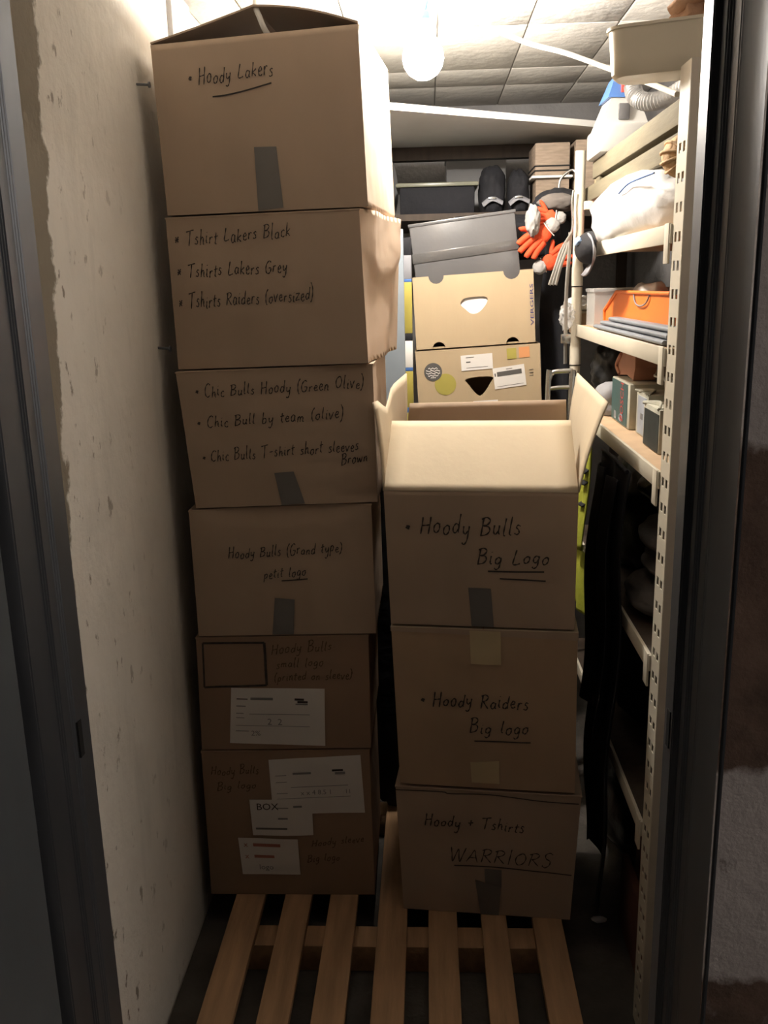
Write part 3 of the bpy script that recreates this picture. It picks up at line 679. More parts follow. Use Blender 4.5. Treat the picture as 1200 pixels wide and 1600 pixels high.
# ------------------------------------------------------------------ shelving on the right
rk = thing('storage_rack', (0.69, 2.5, 0), 'cream metal shelving rack standing along the right wall', 'shelving')
ye = [0, 0.014, 0.030, 0.043, 0.059, 0.073]; ze = [0.0]
while ze[-1] < 2.08: ze += [ze[-1]+0.036, ze[-1]+0.055]
ze[-1] = 2.175
nz_ = len(ze); V = [(0.491, 1.852+a, z) for z in ze for a in ye]; F = []
for i in range(nz_-1):
    for j in range(5):
        if i % 2 == 1 and j in (1, 3) and i < nz_-2: continue
        F.append((i*6+j, i*6+j+1, (i+1)*6+j+1, (i+1)*6+j))
o = mk('slotted_post', V, F, M['cream'], rk); md = o.modifiers.new('thickness', 'SOLIDIFY'); md.thickness = 0.002
box('post_flange', 0.492, 0.530, 1.850, 1.853, 0, 2.175, M['cream'], rk)
for (x, y) in ((0.49, 3.10), (0.89, 3.10), (0.89, 1.90)):
    p_ = tube('post', [(x, y, 0), (x, y, 2.18)], 0.017, M['cream'], rk, smooth=0, seg=16)
    if x < 0.6:
        for z in (1.795, 1.54): 
            tube('collar', [(x, y, z-0.03), (x, y, z+0.03)], 0.0185, M['cream'], p_, smooth=0, seg=16)
            tube('ring', [(x, y, z-0.033), (x, y, z-0.030)], 0.0188, M['black'], p_, smooth=0, seg=16)
SH = [1.885, 1.640, 1.380, 0.960, 0.540]
for z in SH:
    s_ = box('shelf', 0.494, 0.90, 1.93, 3.08, z-0.018, z, M['board'] if z > 1.2 else M['dark_wood'], rk, 0.001)  # lower boards darker: shade put into their colour
    box('front_rail', 0.486, 0.494, 1.925, 3.095, z-0.036, z+0.002, M['cream'], s_, 0.001)
    box('rail_bracket', 0.484, 0.489, 1.93, 1.965, z-0.075, z+0.004, M['cream'], s_, 0.001)
for y in (1.93, 3.06): box('cross_rail', 0.50, 0.89, y-0.015, y+0.015, 2.00, 2.025, M['cream'], rk)
# timbers on the top rails
tag(box('timber_beam', 0.515, 0.575, 1.94, 3.15, 2.026, 2.072, M['timber'], None, 0.003), 'lower of two grey timbers along the top of the shelving', 'timber', 'timbers on the shelving')
tb = tag(box('timber_beam', 0.515, 0.575, 1.96, 3.02, 2.086, 2.136, M['timber'], None, 0.003), 'upper of two grey timbers along the top of the shelving', 'timber', 'timbers on the shelving')
for y in (2.0, 2.95): box('spacer', 0.52, 0.57, y-0.03, y+0.03, 2.072, 2.086, M['timber'], tb)

# tub at the front corner
tub = thing('plastic_tub', (0.528, 2.006, 2.184), 'cream plastic tub on the front corner of the shelving', 'tub')
def rrect(cx_, cy_, a, b, r, n=6):
    out = []
    for (sx, sy, a0) in ((1, 1, 0), (-1, 1, 90), (-1, -1, 180), (1, -1, 270)):
        for k in range(n+1):
            an = math.radians(a0+90*k/n); out.append((cx_+sx*(a-r)+r*math.cos(an), cy_+sy*(b-r)+r*math.sin(an)))
    return out
V = []; F = []; prof = [(0.0, 0.90), (0.006, 0.95), (0.03, 0.97), (0.088, 1.0), (0.088, 1.03), (0.094, 1.03), (0.094, 0.965), (0.03, 0.92), (0.010, 0.92), (0.008, 0.6)]
nn = None
for z, k in prof:
    ring = rrect(0, 0, 0.158*k, 0.055*k, 0.040*k); nn = len(ring); V += [(0.528+x*0.94+y*0.342, 2.006-x*0.342+y*0.94, 2.1765+z) for x, y in ring]
for i in range(len(prof)-1):
    for k in range(nn): F.append((i*nn+k, i*nn+(k+1) % nn, (i+1)*nn+(k+1) % nn, (i+1)*nn+k))
F += [tuple(range(nn)), tuple((len(prof)-1)*nn+k for k in range(nn))]
mk('tub_body', V, F, M['cream_plastic'], tub, 40)
rg = thing('cloth_bundle', (0.56, 2.01, 2.18), 'tan cloth bundle heaped in the cream tub', 'cloth')
blob('cloth', (0.545, 2.00, 2.252), (0.065, 0.032, 0.068), M['tan_cloth'], rg, 3, 0.25, 2.4, crease=0.2)
tube('fold', [(0.490, 2.01, 2.290), (0.52, 1.985, 2.312), (0.56, 1.970, 2.315), (0.59, 1.972, 2.290)], 0.016, M['tan_cloth'], rg)

# white and blue canister with its tray, hose
cn = thing('white_blue_canister', (0.56, 2.9, 2.137), 'white canister with a blue top and red mark above the timbers', 'canister')
mk('body', [(0.500, 2.84, 2.215), (0.640, 2.84, 2.215), (0.655, 2.98, 2.215), (0.500, 2.98, 2.215), (0.535, 2.85, 2.290), (0.612, 2.85, 2.288), (0.62, 2.97, 2.29), (0.53, 2.97, 2.29)],
   [(0, 1, 2, 3), (4, 5, 6, 7), (0, 1, 5, 4), (1, 2, 6, 5), (2, 3, 7, 6), (3, 0, 4, 7)], M['offwhite'], cn)
mk('lid', [(0.524, 2.845, 2.290), (0.620, 2.845, 2.288), (0.63, 2.975, 2.29), (0.52, 2.975, 2.29), (0.545, 2.86, 2.350), (0.618, 2.86, 2.345), (0.62, 2.96, 2.345), (0.545, 2.96, 2.35)],
   [(0, 1, 2, 3), (4, 5, 6, 7), (0, 1, 5, 4), (1, 2, 6, 5), (2, 3, 7, 6), (3, 0, 4, 7)], M['blue'], cn)
box('window', 0.553, 0.585, 2.836, 2.846, 2.228, 2.272, M['grey_lt'], cn, 0.003)
box('red_mark', 0.560, 0.575, 2.846, 2.852, 2.302, 2.328, M['red'], cn, 0.002)
tag(box('white_tray', 0.495, 0.67, 2.80, 3.02, 2.1365, 2.2145, M['offwhite'], None, 0.008), 'shallow white tray under the white and blue canister', 'tray')
hp = [(0.545, 2.62, 2.275), (0.550, 2.60, 2.245), (0.575, 2.57, 2.226), (0.615, 2.52, 2.226), (0.645, 2.46, 2.240), (0.665, 2.40, 2.245), (0.70, 2.36, 2.19), (0.72, 2.34, 2.04)]
tag(tube('corrugated_hose', hp, lambda t: 0.021+0.003*math.sin(t*260), M['silver'], smooth=24, seg=14), 'grey corrugated hose curled behind the cream tub', 'hose')

# shelf A: bag, straw ball, cap
bg = thing('plastic_bag', (0.60, 2.45, 1.885), 'full white plastic bag on the upper shelf', 'bag')
blob('bag_body', (0.597, 2.52, 1.950), (0.126, 0.44, 0.100), M['whitebag'], bg, 5, 0.10, 1.6, floor=1.887, power=2.9, crease=0.05)
tube('drawstring', [(0.468, 2.36, 1.985), (0.472, 2.28, 1.998), (0.478, 2.18, 2.000), (0.485, 2.08, 2.0)], 0.0022, M['blue'], bg)
sb = thing('straw_ball', (0.548, 2.03, 1.888), 'round straw basket beside the white bag, half behind the post', 'basket')
blob('basket_body', (0.522, 2.00, 2.022), (0.040, 0.05, 0.042), M['straw'], sb, 2, 0.04, 3)
for k in range(4):
    tube('woven_band', [(0.522+0.043*math.cos(a)*math.cos(k*0.5-0.7), 2.00+0.053*math.sin(a), 2.022+0.043*math.cos(a)*math.sin(k*0.5-0.7)) for a in [i*math.pi/6 for i in range(12)]], 0.003, M['straw'], sb, closed=True)
tag(blob('folded_cloth', (0.62, 1.99, 1.935), (0.08, 0.045, 0.050), M['blk_cloth'], None, 9, 0.1, 2, floor=1.887), 'dark folded cloth under the straw basket', 'cloth')
tag(blob('red_cloth', (0.56, 3.03, 1.955), (0.03, 0.03, 0.07), M['red'], None, 4, 0.15, 2, floor=1.887), 'small red cloth peeping out behind the white bag', 'cloth')
cp = thing('cap', (0.46, 2.75, 1.82), 'dark grey cap with a pale blue patch hanging below the white bag', 'cap')
V = []; F = []; n1, n2 = 8, 20
for i in range(n1+1):
    th = math.pi/2*i/n1
    for k in range(n2):
        a = 2*math.pi*k/n2; V.append((0.468-0.042*math.cos(th), 2.745+0.105*math.sin(th)*math.cos(a), 1.872+0.046*math.sin(th)*math.sin(a)))
for i in range(n1):
    for k in range(n2): F.append((i*n2+k, i*n2+(k+1) % n2, (i+1)*n2+(k+1) % n2, (i+1)*n2+k))
F.append(tuple(n1*n2+k for k in range(n2)))
mk('crown', V, F, M['blk_cloth'], cp, 60)
V = []; F = []
for i in range(3):
    for k in range(13):
        a = -0.3+k/12*math.pi*1.0; r = 0.045+0.028*i
        V.append((0.470-0.010*i, 2.72-r*math.sin(a)*1.5, 1.865-0.6*r*math.cos(a)-0.012))
for i in range(2):
    for k in range(12): F.append((i*13+k, i*13+k+1, (i+1)*13+k+1, (i+1)*13+k))
o = mk('brim', V, F, M['grey_mid'], cp, 60); md = o.modifiers.new('t', 'SOLIDIFY'); md.thickness = 0.004
blob('patch', (0.430, 2.725, 1.890), (0.010, 0.030, 0.013), M['lblue'], cp, 1, 0.1)

# shelf B: orange bin, clear box, sheets, small carton, cloth
ob = thing('storage_bin', (0.60, 2.45, 1.64), 'orange plastic storage bin with a cut-down front on the middle shelf', 'bin')
side = [(2.87, 1.642), (2.89, 1.692), (2.72, 1.745), (2.12, 1.745), (2.12, 1.642)]
for x, nm in ((0.545, 'side_panel'), (0.780, 'side_panel')):
    mk(nm, [(x+dx, y, z) for dx in (0, 0.006) for y, z in side], [tuple(range(5)), tuple(range(5, 10))]+[(i, (i+1) % 5, 5+(i+1) % 5, 5+i) for i in range(5)], M['orange'], ob)
box('bottom_panel', 0.545, 0.786, 2.12, 2.87, 1.642, 1.648, M['orange'], ob)
box('back_panel', 0.545, 0.786, 2.12, 2.126, 1.642, 1.745, M['orange'], ob)
box('front_lip', 0.545, 0.786, 2.872, 2.888, 1.642, 1.692, M['orange'], ob)
tube('rim', [(0.545, 2.895, 1.655), (0.543, 2.895, 1.692), (0.543, 2.72, 1.748), (0.543, 2.12, 1.748)], 0.005, M['orange'], ob, smooth=0, seg=8)
tube('wire_handle', [(0.543, 2.50, 1.748), (0.540, 2.46, 1.722), (0.540, 2.40, 1.715), (0.540, 2.34, 1.724), (0.543, 2.31, 1.748)], 0.002, M['grey_mid'], ob)
for i, (z, y0, y1, lab) in enumerate(((1.643, 1.98, 2.80, 'lowest grey corrugated sheet leaning before the orange bin'), (1.656, 1.98, 2.74, 'middle grey corrugated sheet stacked before the orange bin'), (1.669, 1.98, 2.66, 'top grey corrugated sheet stacked before the orange bin'))):
    sh = thing('corrugated_sheet', (0.52, 2.4, z), lab, 'plastic sheet', 'grey corrugated sheets')
    box('sheet', 0.497+0.008*i, 0.541, y0, y1, z, z+0.011, M['grey_sheet'], sh, 0.002)
    tube('fold_edge', [(0.499+0.008*i, y0, z+0.0055), (0.499+0.008*i, y1, z+0.0055)], 0.005, M['grey_sheet'], sh, smooth=0, seg=8)
cb = thing('clear_plastic_box', (0.6, 2.97, 1.64), 'clear plastic box behind the orange bin', 'box')
for a in ((0.515, 0.519, 2.91, 3.05), (0.78, 0.784, 2.91, 3.05), (0.515, 0.784, 2.91, 2.914), (0.515, 0.784, 3.046, 3.05)):
    box('wall_panel', a[0], a[1], a[2], a[3], 1.642, 1.745, M['clear'], cb)
box('bottom_panel', 0.515, 0.784, 2.91, 3.05, 1.641, 1.645, M['clear'], cb)
box('lid', 0.510, 0.79, 2.905, 3.055, 1.745, 1.757, M['clear'], cb, 0.003)
tag(blob('crumpled_paper', (0.62, 2.62, 1.705), (0.06, 0.16, 0.07), M['white'], None, 7, 0.2, 2, floor=1.650), 'crumpled white paper lying inside the orange bin', 'paper')
sc_ = thing('small_carton', (0.46, 3.17, 1.60), 'small flat brown carton at the far end of the middle shelf', 'box')
box('body', 0.505, 0.62, 3.125, 3.33, 1.630, 1.676, M['crate'], sc_, 0.002)
box('lid_edge', 0.503, 0.622, 3.122, 3.333, 1.676, 1.683, M['worn'], sc_, 0.002)
tag(box('shelf_bracket_board', 0.50, 0.90, 3.12, 3.42, 1.605, 1.629, M['board']), 'short board carrying the small carton at the far end', 'board')
tag(blob('white_rag', (0.515, 3.17, 1.708), (0.045, 0.07, 0.026), M['white'], None, 6, 0.25, 2, floor=1.684), 'white rag lying on the small brown carton', 'rag')

# shelf C: green box, worn cartons, cup, etc
def slabbox(name, lab, x0, x1, y0, y1, z0, z1, m_edge, rotz=0.0):
    t_ = thing(name, ((x0+x1)/2, (y0+y1)/2, z0), lab, 'box', None, (0, 0, rotz))
    hx, hy, hz = (x1-x0)/2, (y1-y0)/2, (z1-z0)
    box('body', -hx, hx, -hy, hy, 0, hz, m_edge, t_, 0.003, local=True)
    return t_, hx, hy, hz
g, hx, hy, hz = slabbox('tool_carton', 'dark green tool carton with red lettering on the lower shelf', 0.545, 0.70, 2.50, 2.74, 1.381, 1.505, M['worn'])
box('printed_side', -hx-0.0012, -hx+0.001, -hy+0.025, hy-0.004, 0.004, hz-0.004, M['green'], g, local=True)
tv, tf = text_vf('BOSCH', 0.034)
mk('lettering', [(-hx-0.002, -0.030+y*1.7, 0.066+x) for x, y, z in tv], tf, M['red'], g, local=True)
lathe_pts = [(-hx-0.002, -0.02+0.022*math.cos(a), 0.020+0.010*math.sin(a)) for a in [i*math.pi/10 for i in range(20)]]
tube('emblem', lathe_pts, 0.0012, M['worn_blue'], g, closed=True, seg=6, smooth=2, local=True)
box('small_print', -hx-0.002, -hx, 0.045, 0.075, 0.008, 0.030, M['grey_sheet'], g, local=True)
wv, hx, hy, hz = slabbox('worn_carton', 'worn pale blue carton between the green and the black ones', 0.555, 0.70, 2.33, 2.46, 1.381, 1.495, M['worn'])
box('printed_side', -hx-0.0012, -hx+0.001, -hy+0.012, hy-0.02, 0.006, hz-0.01, M['worn_blue'], wv, local=True)
box('print_mark', -hx-0.002, -hx, -0.015, 0.01, 0.045, 0.06, M['ink_grey'], wv, local=True)
for k in range(3): tube('torn_edge', [(-hx, -hy+0.02*k, hz), (-hx+0.03, 0.01-0.01*k, hz+0.006), (-hx-0.004, hy-0.02*k, hz)], 0.003, M['worn'], wv, local=True)
bk, hx, hy, hz = slabbox('black_carton', 'black carton with frayed pale edges next to the front post', 0.535, 0.68, 2.13, 2.29, 1.381, 1.485, M['worn'])
box('printed_side', -hx-0.0012, -hx+0.001, -hy+0.004, hy-0.012, 0.003, hz-0.012, M['dark_print'], bk, local=True)
box('printed_front', -hx+0.01, hx-0.01, -hy-0.0012, -hy+0.001, 0.003, hz-0.012, M['dark_print'], bk, local=True)
for k in range(3): tube('torn_edge', [(-hx+0.01*k, -hy+0.01, hz), (-hx+0.02, 0.0, hz+0.008-0.003*k), (-hx-0.003, hy-0.01, hz)], 0.004, M['worn'], bk, local=True)
cu_ = thing('metal_cup', (0.60, 2.22, 1.487), 'white enamel cup standing on the black carton', 'cup')
lathe('cup_body', [(0.0, 0.0), (0.030, 0.0), (0.034, 0.05), (0.038, 0.062), (0.060, 0.066), (0.060, 0.070), (0.036, 0.068), (0.030, 0.006), (0.0, 0.004)], (0.60, 2.22, 1.487), M['white'], cu_)
lathe('dark_lid', [(0.058, 0.0), (0.052, 0.014), (0.030, 0.030), (0.0, 0.034)], (0.60, 2.22, 1.557), M['paper_brown'], cu_)
pk_ = thing('salmon_holder', (0.60, 2.68, 1.507), 'salmon coloured plastic holder with a notched top on the green carton', 'holder')
pol = [(-0.075, 0.0), (-0.105, 0.035), (-0.06, 0.085), (-0.055, 0.118), (-0.025, 0.118), (-0.015, 0.100), (0.03, 0.100), (0.04, 0.118), (0.07, 0.115), (0.075, 0.05), (0.06, 0.0), (0.0, 0.012)]
mk('holder_body', [(0.60+dx, 2.66-x*1.3, 1.507+z*0.75) for dx in (-0.03, 0.03) for x, z in pol], [tuple(range(12)), tuple(range(12, 24))]+[(i, (i+1) % 12, 12+(i+1) % 12, 12+i) for i in range(12)], M['terracotta'], pk_, 30)
tube('rim', [(0.568, 2.66+0.098, 1.509), (0.566, 2.66+0.136, 1.533), (0.567, 2.66+0.08, 1.570)], 0.005, M['terracotta'], pk_)
tag(blob('grey_fabric', (0.575, 2.83, 1.425), (0.06, 0.07, 0.055), M['grey_cloth'], None, 8, 0.12, 2, floor=1.3825, power=3), 'folded grey fabric next to the green carton', 'cloth')
tag(blob('plastic_wrap', (0.60, 3.0, 1.50), (0.07, 0.075, 0.09), M['blk_bag'], None, 11, 0.2, 2.4, floor=1.3825), 'dark shiny plastic bundle behind the salmon holder', 'bag')

# lower shelves and floor: bags and sacks
for i, (c, r, lab) in enumerate((((0.62, 2.62, 1.12), (0.10, 0.20, 0.19), 'shiny black bag on the lower shelf behind the cardboard flap'), ((0.63, 2.25, 1.27), (0.10, 0.14, 0.06), 'small black bag tucked under the lower shelf rail'))):
    tag(blob('black_bag', c, r, M['blk_bag'], None, 12+i, 0.14, 2.2, floor=0.962 if i == 0 else 1.2), lab, 'bag', 'black bags on the lower shelves')
for i, (c, r, lab) in enumerate((((0.615, 2.22, 1.158), (0.09, 0.15, 0.045), 'grey sack on top of the pile beside the front post'), ((0.62, 2.22, 1.085), (0.085, 0.15, 0.032), 'grey sack in the middle of the pile beside the front post'), ((0.60, 2.22, 1.008), (0.105, 0.16, 0.046), 'grey sack at the bottom of the pile beside the front post'))):
    tag(blob('grey_sack', c, r, M['sack'], None, 20+i, 0.10, 1.8, floor=c[2]-r[2]*0.9), lab, 'sack', 'grey sacks piled on the lower shelf')
tag(blob('dark_bundle', (0.62, 2.55, 0.72), (0.12, 0.30, 0.18), M['blk_cloth'], None, 31, 0.15, 2.2, floor=0.542), 'dark cloth bundle on the lowest shelf', 'cloth')
tag(blob('dark_bundle', (0.63, 2.66, 0.19), (0.11, 0.28, 0.19), M['blk_bag'], None, 32, 0.15, 2.2, floor=0.002), 'black bag standing on the floor under the shelving', 'bag')
rb = thing('clay_boards', (0.60, 2.15, 0), 'reddish brown boards leaning by the front post on the floor', 'boards')
for k, (x, h) in enumerate(((0.535, 0.22), (0.575, 0.30))):
    bm = bmesh.new(); boxbm(bm, (x, 2.16, h/2+0.002), (0.02, 0.22, h), Matrix.Rotation(0.0, 4, 'Y'), 0.003); mkbm('board', bm, M['redbrown'], rb)
tag(blob('paper_scrap', (0.47, 2.27, 0.006), (0.022, 0.014, 0.006), M['paper'], None, 3, 0.2, 3, floor=0.0, sub=2), 'pale paper scrap on the dark floor right of the stack', 'paper')

# hi-vis vest hanging from the rack
vt = thing('safety_vest', (0.47, 2.71, 0.80), 'yellow high-visibility vest hanging behind the open box', 'vest')
def sheet(name, x0, x1, z0, z1, y, m_, parent, amp=0.018, fr=60, n=18, taper=0.0):
    V = []; F = []
    for i in range(n+1):
        for j in range(n+1):
            a = i/n; b = j/n; z = z0+(z1-z0)*b
            wl = 1-taper*(1-b); x = (x0+x1)/2+(a-0.5)*(x1-x0)*wl
            V.append((x+0.006*math.sin(z*14), y+amp*math.sin(x*fr+z*3)+0.01*math.sin(z*9), z))
    for i in range(n):
        for j in range(n): k = i*(n+1)+j; F.append((k, k+1, k+n+2, k+n+1))
    o_ = mk(name, V, F, m_, parent, 60); md_ = o_.modifiers.new('t', 'SOLIDIFY'); md_.thickness = 0.003; return o_
tube('hanger_loop', [(0.45, 2.69, 1.37), (0.465, 2.70, 1.39), (0.482, 2.71, 1.372)], 0.003, M['blk_cloth'], vt)

hc = thing('shelf_darkener', (0.46, 2.45, 0.25), 'long black coat hanging in front of the lower shelves', 'coat')  # added sheets, there only to make the lower shelves near-black
def sheet_x(name, x, y0, y1, z0, z1, m_, parent, amp=0.012, fr=34, n=26, low=0.0):
    V = []; F = []
    for i in range(n+1):
        for j in range(n+1):
            a = i/n; b = j/n; y = y0+(y1-y0)*a; zl = z0+low*math.sin(a*3.1); z = zl+(z1-zl)*b
            V.append((x+amp*math.sin(y*fr+z*2.5)*(1.1-b*0.5)-0.015*(1-b)+0.008*math.sin(z*11+y*5), y+0.012*math.sin(z*7), z))
    for i in range(n):
        for j in range(n): k = i*(n+1)+j; F.append((k, k+1, k+n+2, k+n+1))
    o_ = mk(name, V, F, m_, parent, 60); md_ = o_.modifiers.new('t', 'SOLIDIFY'); md_.thickness = 0.004; return o_
sheet_x('dark_sheet', 0.467, 2.14, 2.47, 0.12, 1.335, M['blk_cloth'], hc, 0.012, low=0.1)
sheet_x('dark_strip', 0.452, 2.20, 2.29, 0.62, 1.30, M['blk_cloth'], hc, 0.014, 50, 16)
sheet_x('dark_strip', 0.452, 2.38, 2.46, 0.62, 1.30, M['blk_cloth'], hc, 0.014, 50, 16)
tube('dark_sheet_rod', [(0.470, 2.15, 1.336), (0.468, 2.30, 1.341), (0.470, 2.46, 1.336)], 0.005, M['blk_cloth'], hc)

sheet_x('vest_front', 0.466, 2.615, 2.80, 1.00, 1.37, M['hiviz'], vt, 0.007, 60, 20)
sheet_x('vest_hem', 0.470, 2.62, 2.79, 0.80, 0.985, M['hiviz'], vt, 0.007, 55, 20)
for z in (1.135, 1.20, 1.235): sheet_x('dark_mark', 0.4585, 2.62, 2.665, z, z+0.012, M['blk_cloth'], vt, 0.007, 60, 6)

tag(blob('gap_darkener', (-0.135, 2.725, 0.65), (0.072, 0.062, 0.545), M['blk_cloth'], None, 51, 0.05, 2.0, floor=0.102, power=5), 'added tall black shape that keeps the gap behind the two stacks dark', 'sack')  # added filler that blacks out the gap between the stacks
# straps beside the rear post
st = thing('ratchet_strap', (0.45, 3.0, 1.53), 'grey webbing straps with a buckle hanging on the rear post', 'strap')
for k in range(3):
    tube('loop', [(0.462, 3.07-0.01*k, 1.93), (0.445-0.008*k, 3.04, 1.88), (0.425-0.008*k, 3.02, 1.83), (0.408-0.010*k, 3.01, 1.77)], 0.007, M['strap'], st, flat=0.35)
tube('webbing', [(0.458, 3.06, 1.93), (0.452, 3.04, 1.85), (0.444, 3.02, 1.75), (0.444, 3.02, 1.64), (0.446, 3.02, 1.52)], 0.010, M['strap'], st, flat=0.25)
box('buckle', 0.430, 0.460, 3.008, 3.032, 1.585, 1.615, M['chrome'], st, 0.003)
tube('clip', [(0.466, 3.07, 2.06), (0.462, 3.07, 2.02), (0.466, 3.07, 1.96), (0.460, 3.07, 1.92)], 0.004, M['chrome'], st)
cl = thing('plastic_clump', (0.45, 3.05, 1.62), 'crumpled clear plastic caught on the rear post', 'plastic wrap')
blob('wrap', (0.452, 3.055, 1.672), (0.024, 0.02, 0.040), M['clear'], cl, 5, 0.35, 3, crease=0.2)

# tube frame chair
ch = thing('folding_chair', (0.40, 2.9, 0), 'chrome tube folding chair behind the open box', 'chair')
for x in (0.372, 0.445):
    tube('leg', [(x, 2.98, 0.0), (x, 2.93, 0.7), (x+0.004, 2.90, 1.44), (x+0.01, 2.90, 1.49)], 0.009, M['chrome'], ch)
tube('back_tube', [(0.376, 2.90, 1.47), (0.388, 2.90, 1.502), (0.42, 2.90, 1.507), (0.452, 2.90, 1.508)], 0.008, M['chrome'], ch)
tube('cross_tube', [(0.376, 2.90, 1.452), (0.41, 2.90, 1.456), (0.45, 2.90, 1.456)], 0.007, M['chrome'], ch)
box('seat', 0.365, 0.455, 2.82, 3.02, 0.45, 0.475, M['blk_cloth'], ch, 0.008)

# ------------------------------------------------------------------ crates behind the stacks
cab = thing('wooden_cabinet', (0.17, 3.32, 0), 'dark wooden cabinet carrying the fruit crates behind the stacks', 'cabinet')
box('carcass', -0.06, 0.36, 3.17, 3.48, 0.0, 1.30, M['dark_wood'], cab, 0.004)
box('cabinet_top', -0.07, 0.37, 3.15, 3.49, 1.30, 1.322, M['dark_wood'], cab, 0.004)
for k, (a, b_) in enumerate(((-0.055, 0.148), (0.152, 0.355))):
    d_ = box('door', a, b_, 3.155, 3.169, 0.05, 1.28, M['dark_wood'], cab, 0.003)
    lathe('knob', [(0.0, -0.01), (0.010, -0.008), (0.012, 0.0), (0.0, 0.010)], (0.13 if k == 0 else 0.17, 3.146, 0.72), M['chrome'], d_)
def arc(cx_, cy_, r, a0, a1, n=8): return [(cx_+r*math.cos(math.radians(a0+(a1-a0)*k/n)), cy_+r*math.sin(math.radians(a0+(a1-a0)*k/n))) for k in range(n+1)]
def crate(lab, loc, rot, W, Hc, D, notch_top, hole, notch_bot):
    r_ = thing('fruit_crate', loc, lab, 'crate', 'cardboard fruit crates', rot)
    outl = [(-W/2, 0)]
    for x in notch_bot: outl += arc(x, 0.0, 0.022, 180, 0)
    outl += [(W/2, 0), (W/2, Hc)]
    for x, rr in reversed(notch_top): outl += arc(x, Hc, rr, 0, -180)
    outl += [(-W/2, Hc)]
    T = Matrix.Translation((0, 0.0025, 0)) @ XZ
    flat2d('front_panel', outl, [hole], 0.005, T, M['crate'], r_)
    flat2d('back_panel', outl, [], 0.005, Matrix.Translation((0, D-0.0025, 0)) @ XZ, M['crate'], r_)
    box('side_panel', -W/2, -W/2+0.005, 0.005, D-0.005, 0, Hc, M['crate'], r_, local=True)
    box('side_panel', W/2-0.005, W/2, 0.005, D-0.005, 0, Hc, M['crate'], r_, local=True)
    box('bottom_panel', -W/2+0.005, W/2-0.005, 0.005, D-0.005, 0.0, 0.005, M['crate'], r_, local=True)
    return r_
def smooth_ring(pts): return [(p.x, p.y) for p in catmull([Vector((a, b, 0)) for a, b in pts], 5, True)]
TL_ = math.radians(-2.7)
cr2 = crate('lower fruit crate with stickers, half hidden by the open box', (0.178, 3.155, 1.338), (0, TL_, 0), 0.424, 0.231, 0.33, [], smooth_ring([(-0.045, 0.125), (0.0, 0.132), (0.047, 0.128), (0.043, 0.113), (0.002, 0.066), (-0.038, 0.110)]), [])
def disc(name, cx_, cz, r, m_, parent, y=-0.0012, n=28):
    V = [(cx_+r*math.cos(2*math.pi*k/n), y, cz+r*math.sin(2*math.pi*k/n)) for k in range(n)]
    o_ = mk(name, V, [tuple(range(n))], m_, parent, local=True); md_ = o_.modifiers.new('t', 'SOLIDIFY'); md_.thickness = 0.0006; return o_
def sticker(cx_, cz, w_, h, rot, parent, rows_, m_=None, y=-0.0012, name='sticker'):
    c, s = math.cos(rot), math.sin(rot)
    def at(u, v, yy): x = (u-0.5)*w_; z = (0.5-v)*h; return (cx_+x*c-z*s, yy, cz+x*s+z*c)
    o_ = mk(name, [at(0, 0, y), at(1, 0, y), at(1, 1, y), at(0, 1, y)], [(0, 1, 2, 3)], m_ or M['paper'], parent, local=True)
    md_ = o_.modifiers.new('t', 'SOLIDIFY'); md_.thickness = 0.0006
    V = []; F = []
    for (a, b, c_, d) in rows_:
        k = len(V); V += [at(a, b, y-0.001), at(c_, b, y-0.001), at(c_, d, y-0.001), at(a, d, y-0.001)]; F.append((k, k+1, k+2, k+3))
    if V: mk('print', V, F, M['char_ink'], o_, local=True)
    return o_
e1_ = disc('charcoal_emblem', -0.155, 0.158, 0.031, M['char_ink'], cr2)
V = []; F = []
for k, (dz, l) in enumerate(((0.012, 0.016), (0.004, 0.024), (-0.004, 0.024), (-0.012, 0.018), (-0.019, 0.009))):
    b0 = len(V); pts_ = [(-0.155-l+2*l*i/8, 0.158+dz+0.0025*math.sin(i*2.1+k)) for i in range(9)]
    for x, z in pts_: V += [(x, -0.0022, z-0.0014), (x, -0.0022, z+0.0014)]
    F += [(b0+2*i, b0+2*i+2, b0+2*i+3, b0+2*i+1) for i in range(8)]
mk('emblem_script', V, F, M['paper'], e1_, local=True)
e2_ = disc('olive_emblem', -0.115, 0.113, 0.037, M['olive_ink'], cr2, -0.0008)
sticker(-0.004, 0.182, 0.108, 0.052, 0.02, cr2, [(0.16, 0.14, 0.42, 0.18), (0.16, 0.42, 0.30, 0.50), (0.16, 0.82, 0.84, 0.85)])
sticker(0.105, 0.125, 0.108, 0.072, 0.085, cr2, [(0.12, 0.20, 0.90, 0.42), (0.42, 0.10, 0.62, 0.13), (0.08, 0.88, 0.92, 0.90), (0.04, 0.25, 0.08, 0.40)])
sticker(0.02, 0.032, 0.085, 0.034, 0.0, cr2, [(0.18, 0.25, 0.5, 0.32)])
sticker(0.145, 0.030, 0.034, 0.020, 0.0, cr2, [])
sticker(0.115, 0.203, 0.032, 0.036, 0.02, cr2, [], M['olive_ink'], name='printed_square')
sticker(0.158, 0.205, 0.036, 0.036, 0.02, cr2, [], M['orange_ink'], name='printed_square')
for z in (0.145, 0.135, 0.125): sticker(0.180, z, 0.014, 0.0018, 0.08, cr2, [], M['char_ink'], name='printed_line')
cr1 = crate('upper fruit crate with round notches, holding the grey tote', (0.162, 3.155, 1.574), (0, TL_, 0), 0.404, 0.240, 0.33,
            [(-0.122, 0.026), (0.130, 0.028)], smooth_ring([(-0.045, 0.143), (-0.030, 0.160), (0.02, 0.163), (0.044, 0.158), (0.043, 0.140), (0.018, 0.113), (-0.008, 0.108), (-0.030, 0.125)]), [-0.125, 0.125])
tv, tf = text_vf('VERGERS', 0.036)
